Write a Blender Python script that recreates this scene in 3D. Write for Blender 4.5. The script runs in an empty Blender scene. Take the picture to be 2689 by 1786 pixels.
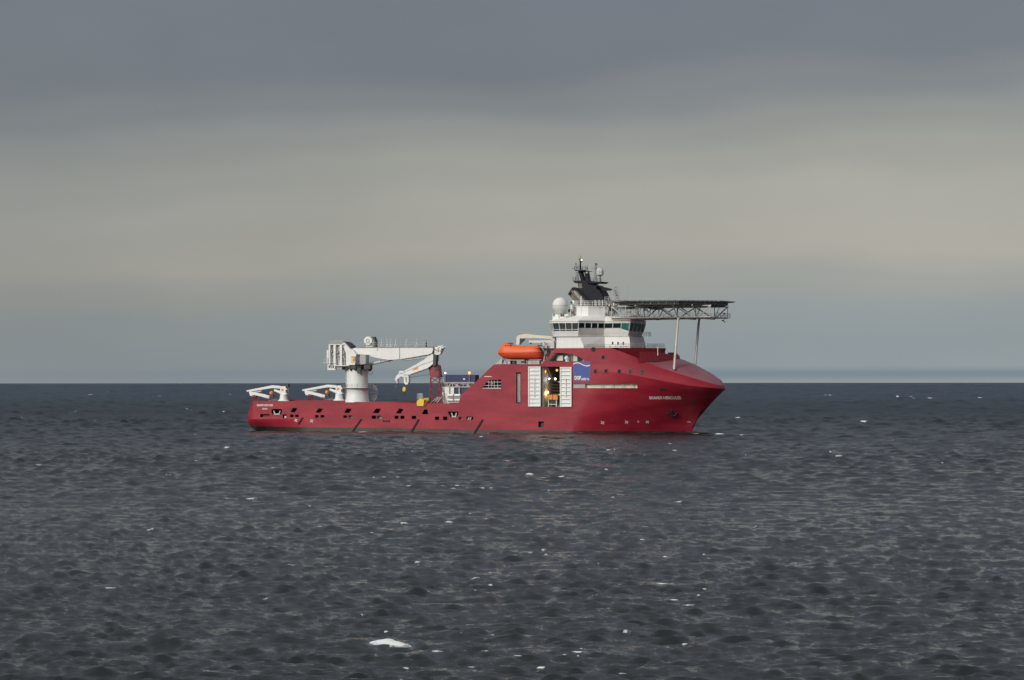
import bpy, bmesh, math, random
import numpy as np
from mathutils import Vector, Matrix
from mathutils.geometry import tessellate_polygon
R = math.radians
random.seed(7)
sc = bpy.context.scene
col = sc.collection

# ------------------------------------------------------------------ camera
CAM_H = 11.3
FPX = 8260.0                      # focal length in pixels of the 2689 px wide photograph
CX, HY = 1344.5, 1004.5           # principal column, horizon row
cam_d = bpy.data.cameras.new('camera')
cam_d.sensor_width = 36.0
cam_d.lens = 36.0 * FPX / 2689.0
cam_d.shift_y = (HY - 893.0) / 2689.0
cam_d.clip_start = 1.0
cam_d.clip_end = 60000.0
cam = bpy.data.objects.new('camera', cam_d)
col.objects.link(cam)
cam.location = (0, 0, CAM_H)
cam.rotation_euler = (R(90), R(0.045), 0)
sc.camera = cam

# ------------------------------------------------------------------ view
sc.view_settings.view_transform = 'Standard'
sc.view_settings.look = 'None'
sc.view_settings.exposure = 0.80
sc.view_settings.gamma = 1.0
sc.view_settings.use_curve_mapping = False
EXF = 2 ** -0.80                  # display value -> scene radiance

# ------------------------------------------------------------------ sun, from behind the camera on the left, veiled
SUN_DIR = Vector((-0.64, -0.68, 0.34)).normalized()
sun_d = bpy.data.lights.new('sun', 'SUN')
sun_d.energy = 1.05
sun_d.angle = R(12)
sun_d.color = (1.0, 0.965, 0.91)
sun = bpy.data.objects.new('sun', sun_d)
col.objects.link(sun)
sun.rotation_euler = SUN_DIR.to_track_quat('Z', 'Y').to_euler()

# ------------------------------------------------------------------ world: clear sky under layered stratus
def lin(r, g, b):
    def f(c):
        c /= 255.0
        return c / 12.92 if c <= 0.04045 else ((c + 0.055) / 1.055) ** 2.4
    return (f(r), f(g), f(b))
w = bpy.data.worlds.new('World')
sc.world = w
w.use_nodes = True
nt = w.node_tree
nt.nodes.clear()
def N(t, **k):
    n = nt.nodes.new(t)
    for a, v in k.items(): setattr(n, a, v)
    return n
def L(a, b): nt.links.new(a, b)
out = N('ShaderNodeOutputWorld')
sky = N('ShaderNodeTexSky', sky_type='NISHITA')
sky.sun_disc = False
sky.sun_elevation = math.asin(SUN_DIR.z)
sky.sun_rotation = math.atan2(SUN_DIR.x, SUN_DIR.y)
bg_sky = N('ShaderNodeBackground'); bg_sky.inputs['Strength'].default_value = 0.08
L(sky.outputs[0], bg_sky.inputs['Color'])
tc = N('ShaderNodeTexCoord')
sep = N('ShaderNodeSeparateXYZ'); L(tc.outputs['Generated'], sep.inputs[0])
def wnoise(scale, loc, detail=3.0, rough=0.5):
    mp = N('ShaderNodeMapping'); mp.inputs['Scale'].default_value = scale; mp.inputs['Location'].default_value = loc
    L(tc.outputs['Generated'], mp.inputs[0])
    nz = N('ShaderNodeTexNoise'); nz.inputs['Scale'].default_value = 1.0
    nz.inputs['Detail'].default_value = detail; nz.inputs['Roughness'].default_value = rough
    L(mp.outputs[0], nz.inputs['Vector'])
    return nz.outputs['Fac']
def wmath(op, a, b=None, c=None, clamp=False):
    m = N('ShaderNodeMath', operation=op); m.use_clamp = clamp
    for i, v in enumerate((a, b, c)):
        if v is None: continue
        if isinstance(v, (int, float)): m.inputs[i].default_value = v
        else: L(v, m.inputs[i])
    return m.outputs[0]
# elevation warped a little by broad noise so that the layers undulate
n1 = wnoise((6, 6, 16), (3.1, 0.4, 0.2), 2.0)
n2 = wnoise((22, 22, 60), (1.7, 5.2, 2.2), 4.0)
el = wmath('ADD', sep.outputs['Z'], wmath('MULTIPLY', wmath('SUBTRACT', n1, 0.5), 0.035))
el = wmath('ADD', el, wmath('MULTIPLY', wmath('SUBTRACT', n2, 0.5), 0.007))
el = wmath('MULTIPLY', el, wmath('MULTIPLY_ADD', sep.outputs['X'], -0.35, 1.0))
t = wmath('DIVIDE', el, 0.20, clamp=True)
# only the lowest layer close to the sea stays level
ramp = N('ShaderNodeValToRGB')
cr = ramp.color_ramp
stops = [(0.00, (138, 149, 155)), (0.05, (134, 145, 152)), (0.10, (137, 146, 150)), (0.15, (148, 151, 149)),
         (0.21, (164, 161, 154)), (0.28, (162, 160, 154)), (0.345, (152, 151, 145)), (0.40, (138, 139, 137)),
         (0.45, (119, 121, 126)), (0.51, (107, 110, 119)), (0.80, (103, 106, 116)), (1.0, (110, 112, 121))]
while len(cr.elements) < len(stops): cr.elements.new(0.5)
for e, (p, c) in zip(cr.elements, stops):
    e.position = p; e.color = tuple(v * EXF for v in lin(*c)) + (1,)
cr.interpolation = 'EASE'
L(t, ramp.inputs[0])
# wide soft patches of brighter and duller cloud, warmer towards the right
n3 = wnoise((9, 9, 22), (8.3, 2.0, 1.1), 4.0, 0.55)
gain = wmath('ADD', wmath('MULTIPLY', wmath('SUBTRACT', n3, 0.5), 0.30), wmath('ADD', 1.0, wmath('MULTIPLY', wmath('MULTIPLY_ADD', sep.outputs['X'], 1.0, 0.0), 0.4)))
hz = N('ShaderNodeMix', data_type='RGBA', blend_type='MULTIPLY'); hz.inputs[0].default_value = 1.0
comb = N('ShaderNodeCombineColor')
for i in range(3): L(gain, comb.inputs[i])
lf = N('ShaderNodeMix', data_type='RGBA'); L(wmath('MULTIPLY', sep.outputs['X'], -2.4, clamp=True), lf.inputs[0])      # duller, bluer cloud to the left
L(ramp.outputs[0], lf.inputs[6]); lf.inputs[7].default_value = tuple(v * EXF for v in lin(126, 131, 136)) + (1,)
L(lf.outputs[2], hz.inputs[6]); L(comb.outputs[0], hz.inputs[7])
# a duller bank just above the sea, a pale line under it
bank = wmath('SUBTRACT', 1.0, wmath('DIVIDE', wmath('ABSOLUTE', wmath('SUBTRACT', sep.outputs['Z'], 0.0027)), 0.0024), clamp=True)
bank = wmath('MULTIPLY', wmath('SMOOTH_MIN', bank, 0.75, 0.2), wmath('ADD', 0.9, wmath('MULTIPLY', sep.outputs['X'], 4.0), clamp=True))
bk = N('ShaderNodeMix', data_type='RGBA'); L(bank, bk.inputs[0])
L(hz.outputs[2], bk.inputs[6]); bk.inputs[7].default_value = tuple(v * EXF for v in lin(112, 128, 142)) + (1,)
# above the frame: the deck of cloud goes on, slowly lighter towards the zenith
up = N('ShaderNodeMapRange'); up.interpolation_type = 'SMOOTHSTEP'
L(sep.outputs['Z'], up.inputs[0]); up.inputs[1].default_value = 0.13; up.inputs[2].default_value = 0.55
zen = N('ShaderNodeMix', data_type='RGBA'); L(up.outputs[0], zen.inputs[0])
L(bk.outputs[2], zen.inputs[6])
dt = N('ShaderNodeVectorMath', operation='DOT_PRODUCT'); L(tc.outputs['Generated'], dt.inputs[0]); dt.inputs[1].default_value = tuple(SUN_DIR)
gl = N('ShaderNodeMapRange'); gl.interpolation_type = 'SMOOTHSTEP'; L(dt.outputs['Value'], gl.inputs[0]); gl.inputs[1].default_value = 0.05; gl.inputs[2].default_value = 1.0
gc = N('ShaderNodeMix', data_type='RGBA'); L(gl.outputs[0], gc.inputs[0])      # the cloud deck glows round the veiled sun
gc.inputs[6].default_value = (0.152, 0.160, 0.172, 1); gc.inputs[7].default_value = (0.95, 0.93, 0.88, 1)
L(gc.outputs[2], zen.inputs[7])
bg_cl = N('ShaderNodeBackground'); bg_cl.inputs['Strength'].default_value = 1.0
L(zen.outputs[2], bg_cl.inputs['Color'])
mx = N('ShaderNodeMixShader'); mx.inputs[0].default_value = 0.93
L(bg_sky.outputs[0], mx.inputs[1]); L(bg_cl.outputs[0], mx.inputs[2]); L(mx.outputs[0], out.inputs['Surface'])

# ------------------------------------------------------------------ materials
MATS = {}
def mat(name, c, rough=0.5, metal=0.0, vary=0.12, vscale=0.7, bump=0.0, emit=None, estr=0.0, streak=0.0, spec=0.5, stain=None):
    if name in MATS: return MATS[name]
    m = bpy.data.materials.new(name); m.use_nodes = True
    t = m.node_tree; b = t.nodes['Principled BSDF']
    b.inputs['Roughness'].default_value = rough; b.inputs['Metallic'].default_value = metal
    b.inputs['Specular IOR Level'].default_value = spec
    g = t.nodes.new('ShaderNodeTexCoord')
    nz = t.nodes.new('ShaderNodeTexNoise'); nz.inputs['Scale'].default_value = vscale; nz.inputs['Detail'].default_value = 6
    t.links.new(g.outputs['Object'], nz.inputs['Vector'])
    mr = t.nodes.new('ShaderNodeMapRange'); t.links.new(nz.outputs['Fac'], mr.inputs[0])
    mr.inputs[1].default_value = 0.3; mr.inputs[2].default_value = 0.7
    mr.inputs[3].default_value = 1 - vary; mr.inputs[4].default_value = 1 + vary
    mu = t.nodes.new('ShaderNodeMix'); mu.data_type = 'RGBA'; mu.blend_type = 'MULTIPLY'; mu.inputs[0].default_value = 1
    mu.inputs[6].default_value = (*c, 1); t.links.new(mr.outputs[0], mu.inputs[7])
    last = mu.outputs[2]
    if streak > 0:               # rust and dirt runs drawn down the paint
        mp = t.nodes.new('ShaderNodeMapping'); mp.inputs['Scale'].default_value = (2.6, 2.6, 0.16)
        t.links.new(g.outputs['Object'], mp.inputs[0])
        n2 = t.nodes.new('ShaderNodeTexNoise'); n2.inputs['Scale'].default_value = 1.0; n2.inputs['Detail'].default_value = 5
        t.links.new(mp.outputs[0], n2.inputs['Vector'])
        r2 = t.nodes.new('ShaderNodeMapRange'); t.links.new(n2.outputs['Fac'], r2.inputs[0])
        r2.inputs[1].default_value = 0.54; r2.inputs[2].default_value = 0.75; r2.inputs[4].default_value = streak
        ms = t.nodes.new('ShaderNodeMix'); ms.data_type = 'RGBA'
        t.links.new(r2.outputs[0], ms.inputs[0]); t.links.new(last, ms.inputs[6])
        ms.inputs[7].default_value = (*(stain or (0.16, 0.11, 0.075)), 1)
        last = ms.outputs[2]
    t.links.new(last, b.inputs['Base Color'])
    if bump > 0:
        bp = t.nodes.new('ShaderNodeBump'); bp.inputs['Strength'].default_value = bump; bp.inputs['Distance'].default_value = 0.05
        n3 = t.nodes.new('ShaderNodeTexNoise'); n3.inputs['Scale'].default_value = 1.3; n3.inputs['Detail'].default_value = 3
        t.links.new(g.outputs['Object'], n3.inputs['Vector'])
        t.links.new(n3.outputs['Fac'], bp.inputs['Height']); t.links.new(bp.outputs[0], b.inputs['Normal'])
    if emit:
        b.inputs['Emission Color'].default_value = (*emit, 1); b.inputs['Emission Strength'].default_value = estr
    MATS[name] = m
    return m

RED = (0.25, 0.012, 0.026)
M_white = mat('white_paint', (0.72, 0.725, 0.70), 0.5, streak=0.16, vary=0.04, stain=(0.36, 0.30, 0.24))
M_cream = mat('cream_paint', (0.62, 0.58, 0.50), 0.5, streak=0.3, vary=0.10, stain=(0.30, 0.22, 0.15))
M_grey = mat('grey_paint', (0.34, 0.34, 0.33), 0.55, streak=0.3)
M_lgrey = mat('light_grey_paint', (0.50, 0.50, 0.48), 0.55, streak=0.35, stain=(0.2, 0.17, 0.14))
M_alu = mat('aluminium', (0.50, 0.49, 0.47), 0.5, metal=0.1, streak=0.25)
M_dark = mat('dark_steel', (0.045, 0.046, 0.05), 0.6)
M_mid = mat('weathered_grey_paint', (0.14, 0.135, 0.13), 0.6, vary=0.3, vscale=1.2)
M_black = mat('black_opening', (0.018, 0.018, 0.02), 0.8)
M_navy = mat('navy_funnel_paint', (0.009, 0.010, 0.018), 0.55, spec=0.2)
M_exh = mat('sooty_exhaust_steel', (0.15, 0.13, 0.11), 0.7, vary=0.35, vscale=1.5)
M_redp = mat('red_paint', RED, 0.42, streak=0.2)
M_dred = mat('dull_red_paint', (0.20, 0.020, 0.040), 0.5, streak=0.3)
M_yel = mat('yellow_paint', (0.72, 0.50, 0.02), 0.45, streak=0.15)
M_ora = mat('orange_paint', (0.68, 0.24, 0.025), 0.5)
M_boat = mat('orange_fibreglass', (0.70, 0.115, 0.020), 0.5, vary=0.07)
M_boat2 = mat('dark_orange_fibreglass', (0.58, 0.062, 0.018), 0.4, vary=0.07)
M_blue = mat('blue_container_paint', (0.014, 0.024, 0.105), 0.5, streak=0.15)
M_logo = mat('blue_sign_paint', (0.034, 0.068, 0.28), 0.45, vary=0.05)
M_logo2 = mat('violet_sign_paint', (0.13, 0.05, 0.19), 0.4, vary=0.05)
M_letter = mat('white_letter_paint', (0.72, 0.66, 0.64), 0.5)
M_glass = mat('bridge_glass', (0.010, 0.022, 0.028), 0.06, vary=0.3, vscale=0.5)
M_teal = mat('teal_glass', (0.03, 0.17, 0.16), 0.10, vary=0.5, vscale=0.8)
M_rub = mat('black_rubber', (0.010, 0.006, 0.008), 0.8)
M_amber = mat('amber_lamp', (0.9, 0.4, 0.1), 0.4, emit=(1.0, 0.24, 0.035), estr=1.6)
M_lampw = mat('white_lamp', (0.9, 0.9, 0.85), 0.4, emit=(1.0, 0.95, 0.78), estr=2.5)
M_lampy = mat('yellow_lamp', (0.9, 0.8, 0.4), 0.4, emit=(1.0, 0.72, 0.25), estr=2.0)
M_inner = mat('hangar_interior_paint', (0.10, 0.095, 0.09), 0.7, vary=0.3)

# hull: red topsides, dark boot topping below a level that is painted on the plating
def hull_mat():
    m = bpy.data.materials.new('hull_paint'); m.use_nodes = True
    t = m.node_tree; b = t.nodes['Principled BSDF']
    def n(ty, **k):
        x = t.nodes.new(ty)
        for a, v in k.items(): setattr(x, a, v)
        return x
    g = n('ShaderNodeTexCoord'); s = n('ShaderNodeSeparateXYZ'); t.links.new(g.outputs['Object'], s.inputs[0])
    def noise(scale, det=5, rough=0.55):
        mp = n('ShaderNodeMapping'); mp.inputs['Scale'].default_value = scale
        t.links.new(g.outputs['Object'], mp.inputs[0])
        x = n('ShaderNodeTexNoise'); x.inputs['Scale'].default_value = 1; x.inputs['Detail'].default_value = det
        x.inputs['Roughness'].default_value = rough
        t.links.new(mp.outputs[0], x.inputs['Vector']); return x.outputs['Fac']
    def rng(a, i0, i1, o0, o1):
        r = n('ShaderNodeMapRange'); t.links.new(a, r.inputs[0])
        for k, v in enumerate((i0, i1, o0, o1)): r.inputs[k + 1].default_value = v
        return r.outputs[0]
    def mixc(f, a, bb, mode='MIX'):
        x = n('ShaderNodeMix', data_type='RGBA', blend_type=mode)
        if isinstance(f, float): x.inputs[0].default_value = f
        else: t.links.new(f, x.inputs[0])
        for i, v in ((6, a), (7, bb)):
            if isinstance(v, tuple): x.inputs[i].default_value = (*v, 1)
            else: t.links.new(v, x.inputs[i])
        return x.outputs[2]
    base = mixc(rng(noise((0.10, 0.10, 0.35), 4), 0.38, 0.62, 0, 1), (0.240, 0.009, 0.024), (0.325, 0.020, 0.036))
    base = mixc(rng(noise((1.5, 1.5, 0.10), 5), 0.55, 0.8, 0, 0.30), base, (0.15, 0.028, 0.032))       # vertical runs
    base = mixc(rng(noise((0.7, 0.7, 1.0), 8), 0.60, 0.8, 0, 0.35), base, (0.30, 0.065, 0.065))          # faded patches
    # plating seams
    br = n('ShaderNodeTexBrick'); br.inputs['Scale'].default_value = 1
    br.inputs['Mortar Size'].default_value = 0.03; br.inputs['Brick Width'].default_value = 9.0; br.inputs['Row Height'].default_value = 2.4
    br.inputs['Color1'].default_value = (1, 1, 1, 1); br.inputs['Color2'].default_value = (0.95, 0.95, 0.95, 1); br.inputs['Mortar'].default_value = (0.80, 0.80, 0.80, 1)
    cb = n('ShaderNodeCombineXYZ'); t.links.new(s.outputs['X'], cb.inputs[0]); t.links.new(s.outputs['Z'], cb.inputs[1])
    t.links.new(cb.outputs[0], br.inputs['Vector'])
    base = mixc(1.0, base, br.outputs['Color'], 'MULTIPLY')
    boot = mixc(rng(noise((0.8, 0.8, 2.0), 6), 0.35, 0.65, 0, 1), (0.028, 0.026, 0.022), (0.055, 0.050, 0.040))
    lv = n('ShaderNodeMapRange'); t.links.new(s.outputs['X'], lv.inputs[0])
    lv.inputs[1].default_value = 0; lv.inputs[2].default_value = 100; lv.inputs[3].default_value = 1.35; lv.inputs[4].default_value = 0.55
    sub = n('ShaderNodeMath', operation='SUBTRACT'); t.links.new(lv.outputs[0], sub.inputs[0]); t.links.new(s.outputs['Z'], sub.inputs[1])
    ad = n('ShaderNodeMath', operation='ADD'); t.links.new(sub.outputs[0], ad.inputs[0]); t.links.new(rng(noise((0.5, 0.5, 0.5), 5), 0, 1, -0.12, 0.12), ad.inputs[1])
    c = mixc(rng(ad.outputs[0], -0.03, 0.05, 0, 1), base, boot)
    t.links.new(c, b.inputs['Base Color'])
    b.inputs['Roughness'].default_value = 0.42; b.inputs['Specular IOR Level'].default_value = 0.35
    bp = n('ShaderNodeBump'); bp.inputs['Strength'].default_value = 0.12; bp.inputs['Distance'].default_value = 0.2
    t.links.new(noise((0.45, 0.45, 0.6), 2), bp.inputs['Height']); t.links.new(bp.outputs[0], b.inputs['Normal'])
    return m
M_hull = hull_mat()

# ------------------------------------------------------------------ sea
def water_mat():
    m = bpy.data.materials.new('sea_water'); m.use_nodes = True
    t = m.node_tree; b = t.nodes['Principled BSDF']
    b.inputs['Base Color'].default_value = (0.004, 0.010, 0.012, 1)
    b.inputs['IOR'].default_value = 1.333
    g = t.nodes.new('ShaderNodeNewGeometry')
    # open water beyond the ship is more ruffled by the wind
    sp = t.nodes.new('ShaderNodeSeparateXYZ'); t.links.new(g.outputs['Position'], sp.inputs[0])
    ro = t.nodes.new('ShaderNodeMapRange'); t.links.new(sp.outputs['Y'], ro.inputs[0])
    ro.inputs[1].default_value = 250; ro.inputs[2].default_value = 1200; ro.inputs[3].default_value = 0.06; ro.inputs[4].default_value = 0.45
    t.links.new(ro.outputs[0], b.inputs['Roughness'])
    dc = t.nodes.new('ShaderNodeMapRange'); t.links.new(sp.outputs['Y'], dc.inputs[0]); dc.inputs[1].default_value = 300; dc.inputs[2].default_value = 2600
    dm = t.nodes.new('ShaderNodeMix'); dm.data_type = 'RGBA'; t.links.new(dc.outputs[0], dm.inputs[0])      # dark grey green near, lighter and bluer further out
    dm.inputs[6].default_value = (0.010, 0.014, 0.0155, 1); dm.inputs[7].default_value = (0.018, 0.036, 0.060, 1)
    t.links.new(dm.outputs[2], b.inputs['Base Color'])
    def noise(sc_, det, d=0.6):
        mp = t.nodes.new('ShaderNodeMapping'); mp.inputs['Scale'].default_value = sc_; mp.inputs['Rotation'].default_value = (0, 0, R(9))
        t.links.new(g.outputs['Position'], mp.inputs[0])
        x = t.nodes.new('ShaderNodeTexNoise'); x.inputs['Scale'].default_value = 1; x.inputs['Detail'].default_value = det
        x.inputs['Roughness'].default_value = d
        t.links.new(mp.outputs[0], x.inputs['Vector']); return x.outputs['Fac']
    b1 = t.nodes.new('ShaderNodeBump'); b1.inputs['Strength'].default_value = 1.0; b1.inputs['Distance'].default_value = 0.10
    t.links.new(noise((2.2, 4.2, 1), 7, 0.62), b1.inputs['Height'])
    b2 = t.nodes.new('ShaderNodeBump'); b2.inputs['Strength'].default_value = 1.0; b2.inputs['Distance'].default_value = 0.11
    t.links.new(noise((0.55, 1.25, 1), 5, 0.6), b2.inputs['Height'])
    t.links.new(b1.outputs[0], b2.inputs['Normal']); t.links.new(b2.outputs[0], b.inputs['Normal'])
    foam = t.nodes.new('ShaderNodeBsdfDiffuse'); foam.inputs['Color'].default_value = (0.78, 0.79, 0.80, 1)
    at = t.nodes.new('ShaderNodeAttribute'); at.attribute_name = 'foam'
    nf = noise((6.0, 2.0, 3), 7, 0.72)
    ad = t.nodes.new('ShaderNodeMath'); ad.operation = 'MULTIPLY_ADD'; ad.inputs[1].default_value = 1.7
    t.links.new(nf, ad.inputs[0]); t.links.new(at.outputs['Fac'], ad.inputs[2])
    mr = t.nodes.new('ShaderNodeMapRange'); t.links.new(ad.outputs[0], mr.inputs[0])
    mr.inputs[1].default_value = 1.16; mr.inputs[2].default_value = 1.46
    gt = t.nodes.new('ShaderNodeMapRange'); t.links.new(at.outputs['Fac'], gt.inputs[0]); gt.inputs[1].default_value = 0.06; gt.inputs[2].default_value = 0.28
    mm = t.nodes.new('ShaderNodeMath'); mm.operation = 'MULTIPLY'; t.links.new(mr.outputs[0], mm.inputs[0]); t.links.new(gt.outputs[0], mm.inputs[1])
    ms = t.nodes.new('ShaderNodeMixShader'); t.links.new(mm.outputs[0], ms.inputs[0])
    t.links.new(b.outputs[0], ms.inputs[1]); t.links.new(foam.outputs[0], ms.inputs[2])
    t.links.new(ms.outputs[0], t.nodes['Material Output'].inputs['Surface'])
    return m

def sea():
    rs = np.random.RandomState(11)
    wind = R(78)                                 # waves run away to the upper right
    def field(Lt, n, lmin, lmax, B, seed, peak=None, pw=0):
        r2 = np.random.RandomState(seed)
        k1 = 2 * np.pi * np.fft.fftfreq(n, Lt / n)
        kx, ky = np.meshgrid(k1, k1)
        k = np.hypot(kx, ky); k[0, 0] = 1
        th = np.arctan2(ky, kx) - wind
        D = 0.30 + np.cos(th) ** 2 * 0.7
        if pw: D = 0.06 + np.abs(np.cos(th)) ** pw
        F = B * k ** -4.0 * D / np.pi
        if peak: F = F * np.exp(-1.0 * (2 * np.pi / peak / k) ** 2)
        F = F * (k > 2 * np.pi / lmax) * np.exp(-(k * lmin / (2 * np.pi)) ** 4)
        F[0, 0] = 0
        dk = 2 * np.pi / Lt
        c = (r2.randn(n, n) + 1j * r2.randn(n, n)) * np.sqrt(F) * dk
        return kx, ky, k, c
    def maps(kx, ky, k, c, n):
        h = np.fft.ifft2(c).real * n * n
        dx = np.fft.ifft2(-1j * kx / k * c).real * n * n
        dy = np.fft.ifft2(-1j * ky / k * c).real * n * n
        return np.stack([h, dx, dy], -1).astype(np.float32)
    NA, LA = 1024, 197.0
    kx, ky, k, c = field(LA, NA, 0.45, 60, 0.0015, 3, peak=13.0)
    c = c * np.sqrt(1 + 0.6 * np.exp(-(np.log(2 * np.pi / k / 1.5) / 0.6) ** 2))
    lodc = [0.45, 1.0, 2.0, 4.0]
    lods = [maps(kx, ky, k, c * np.exp(-(k * l / (2 * np.pi)) ** 4), NA) for l in lodc]
    # Jacobian of the horizontal displacement marks breaking crests
    jx = np.fft.ifft2(kx * kx / k * c * np.exp(-(k * 0.9 / (2 * np.pi)) ** 4)).real * NA * NA
    jy = np.fft.ifft2(ky * ky / k * c * np.exp(-(k * 0.9 / (2 * np.pi)) ** 4)).real * NA * NA
    J = (jx + jy).astype(np.float32)
    NB, LB = 512, 23.7
    kx, ky, k, c = field(LB, NB, 0.08, 0.6, 0.0045, 5)
    mb = maps(kx, ky, k, c, NB)
    NC, LC = 1024, 61.0
    kx, ky, k, c = field(LC, NC, 0.36, 1.5, 0.030, 9, pw=4)
    c = c * k                                    # weight towards the short end
    mc = np.fft.ifft2(c).real * NC * NC
    mc = mc / mc.std(); mc = np.clip(mc - 0.55, 0, None)
    mc = (mc * 0.088).astype(np.float32)
    def samp(m, x, y, Lt):
        n = m.shape[0]
        u = x / Lt * n; v = y / Lt * n
        iu = np.floor(u); iv = np.floor(v)
        fu = (u - iu).astype(np.float32); fv = (v - iv).astype(np.float32)
        iu = iu.astype(np.int64) % n; iv = iv.astype(np.int64) % n
        ju = (iu + 1) % n; jv = (iv + 1) % n
        if m.ndim == 3: fu = fu[..., None]; fv = fv[..., None]
        return (m[iv, iu] * (1 - fu) * (1 - fv) + m[iv, ju] * fu * (1 - fv) + m[jv, iu] * (1 - fu) * fv + m[jv, ju] * fu * fv)
    r = [2.0]
    while r[-1] < 60000:
        x = r[-1]
        s = 0.09 if x < 90 else (0.0018 if x < 900 else (min(0.007, 0.0018 * x / 900) if x < 9000 else 0.03))
        r.append(x * (1 + s))
    r = np.array(r)
    a = np.concatenate([np.linspace(-180, -12, 40)[:-1], np.linspace(-12, -10.2, 6)[:-1], np.linspace(-10.2, 10.2, 720),
                        np.linspace(10.2, 12, 6)[1:], np.linspace(12, 180, 40)[1:-1]])
    a = np.radians(a)
    na, nr = len(a), len(r)
    rr, aa = np.meshgrid(r, a, indexing='ij')
    X = rr * np.sin(aa); Y = rr * np.cos(aa)
    ca, sa = math.cos(0.31), math.sin(0.31)
    dense = (np.abs(aa) < R(10.3))
    sp = np.maximum(rr * 0.0017, 0.2)
    out_ = np.zeros(X.shape + (3,), np.float32)
    lv = np.clip(np.log2(sp / 0.22), 0, 3 - 1e-4)
    for i in range(3):
        mk = (lv >= i) & (lv < i + 1)
        f = (lv[mk] - i).astype(np.float32)[:, None]
        out_[mk] = samp(lods[i], X[mk], Y[mk], LA) * (1 - f) + samp(lods[i + 1], X[mk], Y[mk], LA) * f
    # offshore the waves run longer and higher in proportion
    for q, (s_, lo) in enumerate(((2.0, 0), (4.0, 1), (8.0, 1), (16.0, 1))):
        tall = 1.25 if q < 2 else 2.2
        wgt = np.clip(np.log2(np.maximum(rr, 1) / 850.0) + 1.0 - q, 0, 1)
        wgt = wgt * (np.abs(aa) < R(10.3))
        mk = wgt > 0
        d = samp(lods[lo], X[mk] / s_ + 13.7 * q, Y[mk] / s_ + 5.1 * q, LA) * s_ * tall
        w_ = wgt[mk][:, None].astype(np.float32)
        out_[mk] = out_[mk] * (1 - w_) + d * w_
    # sharp crested wavelets, short near the shore and longer where only long ones can be seen
    lr = np.log2(np.maximum(rr, 1) / 230.0)
    for q in range(6):
        wgt = np.clip(1 - np.abs(lr - q), 0, 1) if q else np.clip(1 - lr, 0, 1)
        wgt = wgt * np.clip((5200 - rr) / 2500, 0, 1)
        mk = (wgt > 0) & dense
        s_ = 1.05 * 2.0 ** q
        out_[mk, 0] += samp(mc, (X[mk] * 0.46 + Y[mk] * 0.07) / s_ + 3 * q, Y[mk] / s_ + 9 * q, LC) * s_ * wgt[mk]
    fade = np.clip((420 - rr) / 200, 0, 1).astype(np.float32)
    mk = (fade > 0) & dense
    u = X[mk] * ca - Y[mk] * sa; v = X[mk] * sa + Y[mk] * ca
    d = samp(mb, u, v, LB) * fade[mk][:, None]
    out_[mk, 0] += d[:, 0]
    out_[mk, 1] += d[:, 1] * ca + d[:, 2] * sa; out_[mk, 2] += -d[:, 1] * sa + d[:, 2] * ca
    far = np.clip((rr - 9000) / 6000, 0, 1)
    amp = (1 - far) * np.where(np.abs(aa) < R(10.3), 1, 0.0)
    CH = 0.95
    j = samp(J, X, Y, LA)
    js = np.std(J)
    patch = samp(lods[3][..., 0], X * 0.21 + 31, Y * 0.21 + 7, LA)
    patch = patch / (np.std(patch) + 1e-6)
    foam = np.clip((j / js - 2.75) * 0.55 + np.clip(patch, -1, 1) * 0.10, 0, 0.75)
    # larger breaking crests, each at its own place on the water
    caps = [(897,1490,80,16,1.2),(168,1406,46,7,1.0),(1530,1350,50,7,1.0),(1552,1384,22,9,.9),(965,1366,40,6,.9),(1545,1497,36,6,.9),
            (355,1530,14,8,.9),(150,1566,22,7,.9),(495,1488,70,6,.55),(1480,1245,14,5,.8),(150,1249,20,6,.8),(205,1253,14,4,.8),(575,1151,26,4,.8),
            (1220,1095,18,4,.9),(1190,1078,14,3,.8),(945,1120,26,4,.7),(390,1095,16,4,.9),(605,1041,10,3,.9),(1990,975,14,3,.9),(1960,992,18,3,1.),
            (545,1190,30,4,.7),(930,1206,22,4,.8),(1035,1205,16,4,.8),(965,1297,14,6,.9),(1140,1320,34,5,.7),(1190,1512,20,6,.9),(1232,1514,14,5,.9),
            (2350,1303,14,5,.9),(1990,1409,22,5,.9),(1952,1411,14,5,.9),(1590,1394,34,5,.6),(1830,1297,20,5,.8),(1930,1190,20,4,.8),(2290,1275,16,4,.8),
            (1442,1458,24,5,.8),(1541,1454,22,6,.9),(520,950,16,3,.9),(30,1100,10,4,.9),(445,1140,12,3,.8),(1700,965,14,3,.9),(1755,962,12,3,.9),
            (2180,1118,10,4,.8),(2060,1015,8,3,.8),(2200,1103,12,3,.8),(1430,1143,40,4,.6),(1350,1137,40,4,.5),(2080,1137,14,3,.7),(1985,1218,30,3,.5),
            (1370,1378,16,4,.6),(620,1460,22,4,.5),(30,1484,20,4,.4),(1580,1495,14,5,.9),(330,1318,40,4,.6),(1110,1008,8,2,.8),(690,1000,8,2,.8),
            (1600,1002,40,2,.7),(1660,1003,24,3,.8),(1300,1001,12,2,.6),(1118,999,10,2,.8),(2320,948,8,2,.8),(1860,950,10,2,.8)]
    caps[0] = (898, 1490, 82, 20, 1.0)
    for _ in range(300):                         # many small broken crests, loosely in clusters
        fy = 905 + 660 * rs.rand() ** 1.25; fx = rs.uniform(0, 2361); g_ = (fy - 880) / 680
        for _k in range(rs.randint(1, 4)):
            caps.append((fx + rs.normal() * 30, fy + rs.normal() * (2 + 8 * g_), rs.uniform(5, 12 + 16 * g_), rs.uniform(1.0, 1.8 + 3 * g_), rs.uniform(0.5, 0.8 + 0.25 * g_)))
    hump = np.zeros_like(rr)
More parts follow.
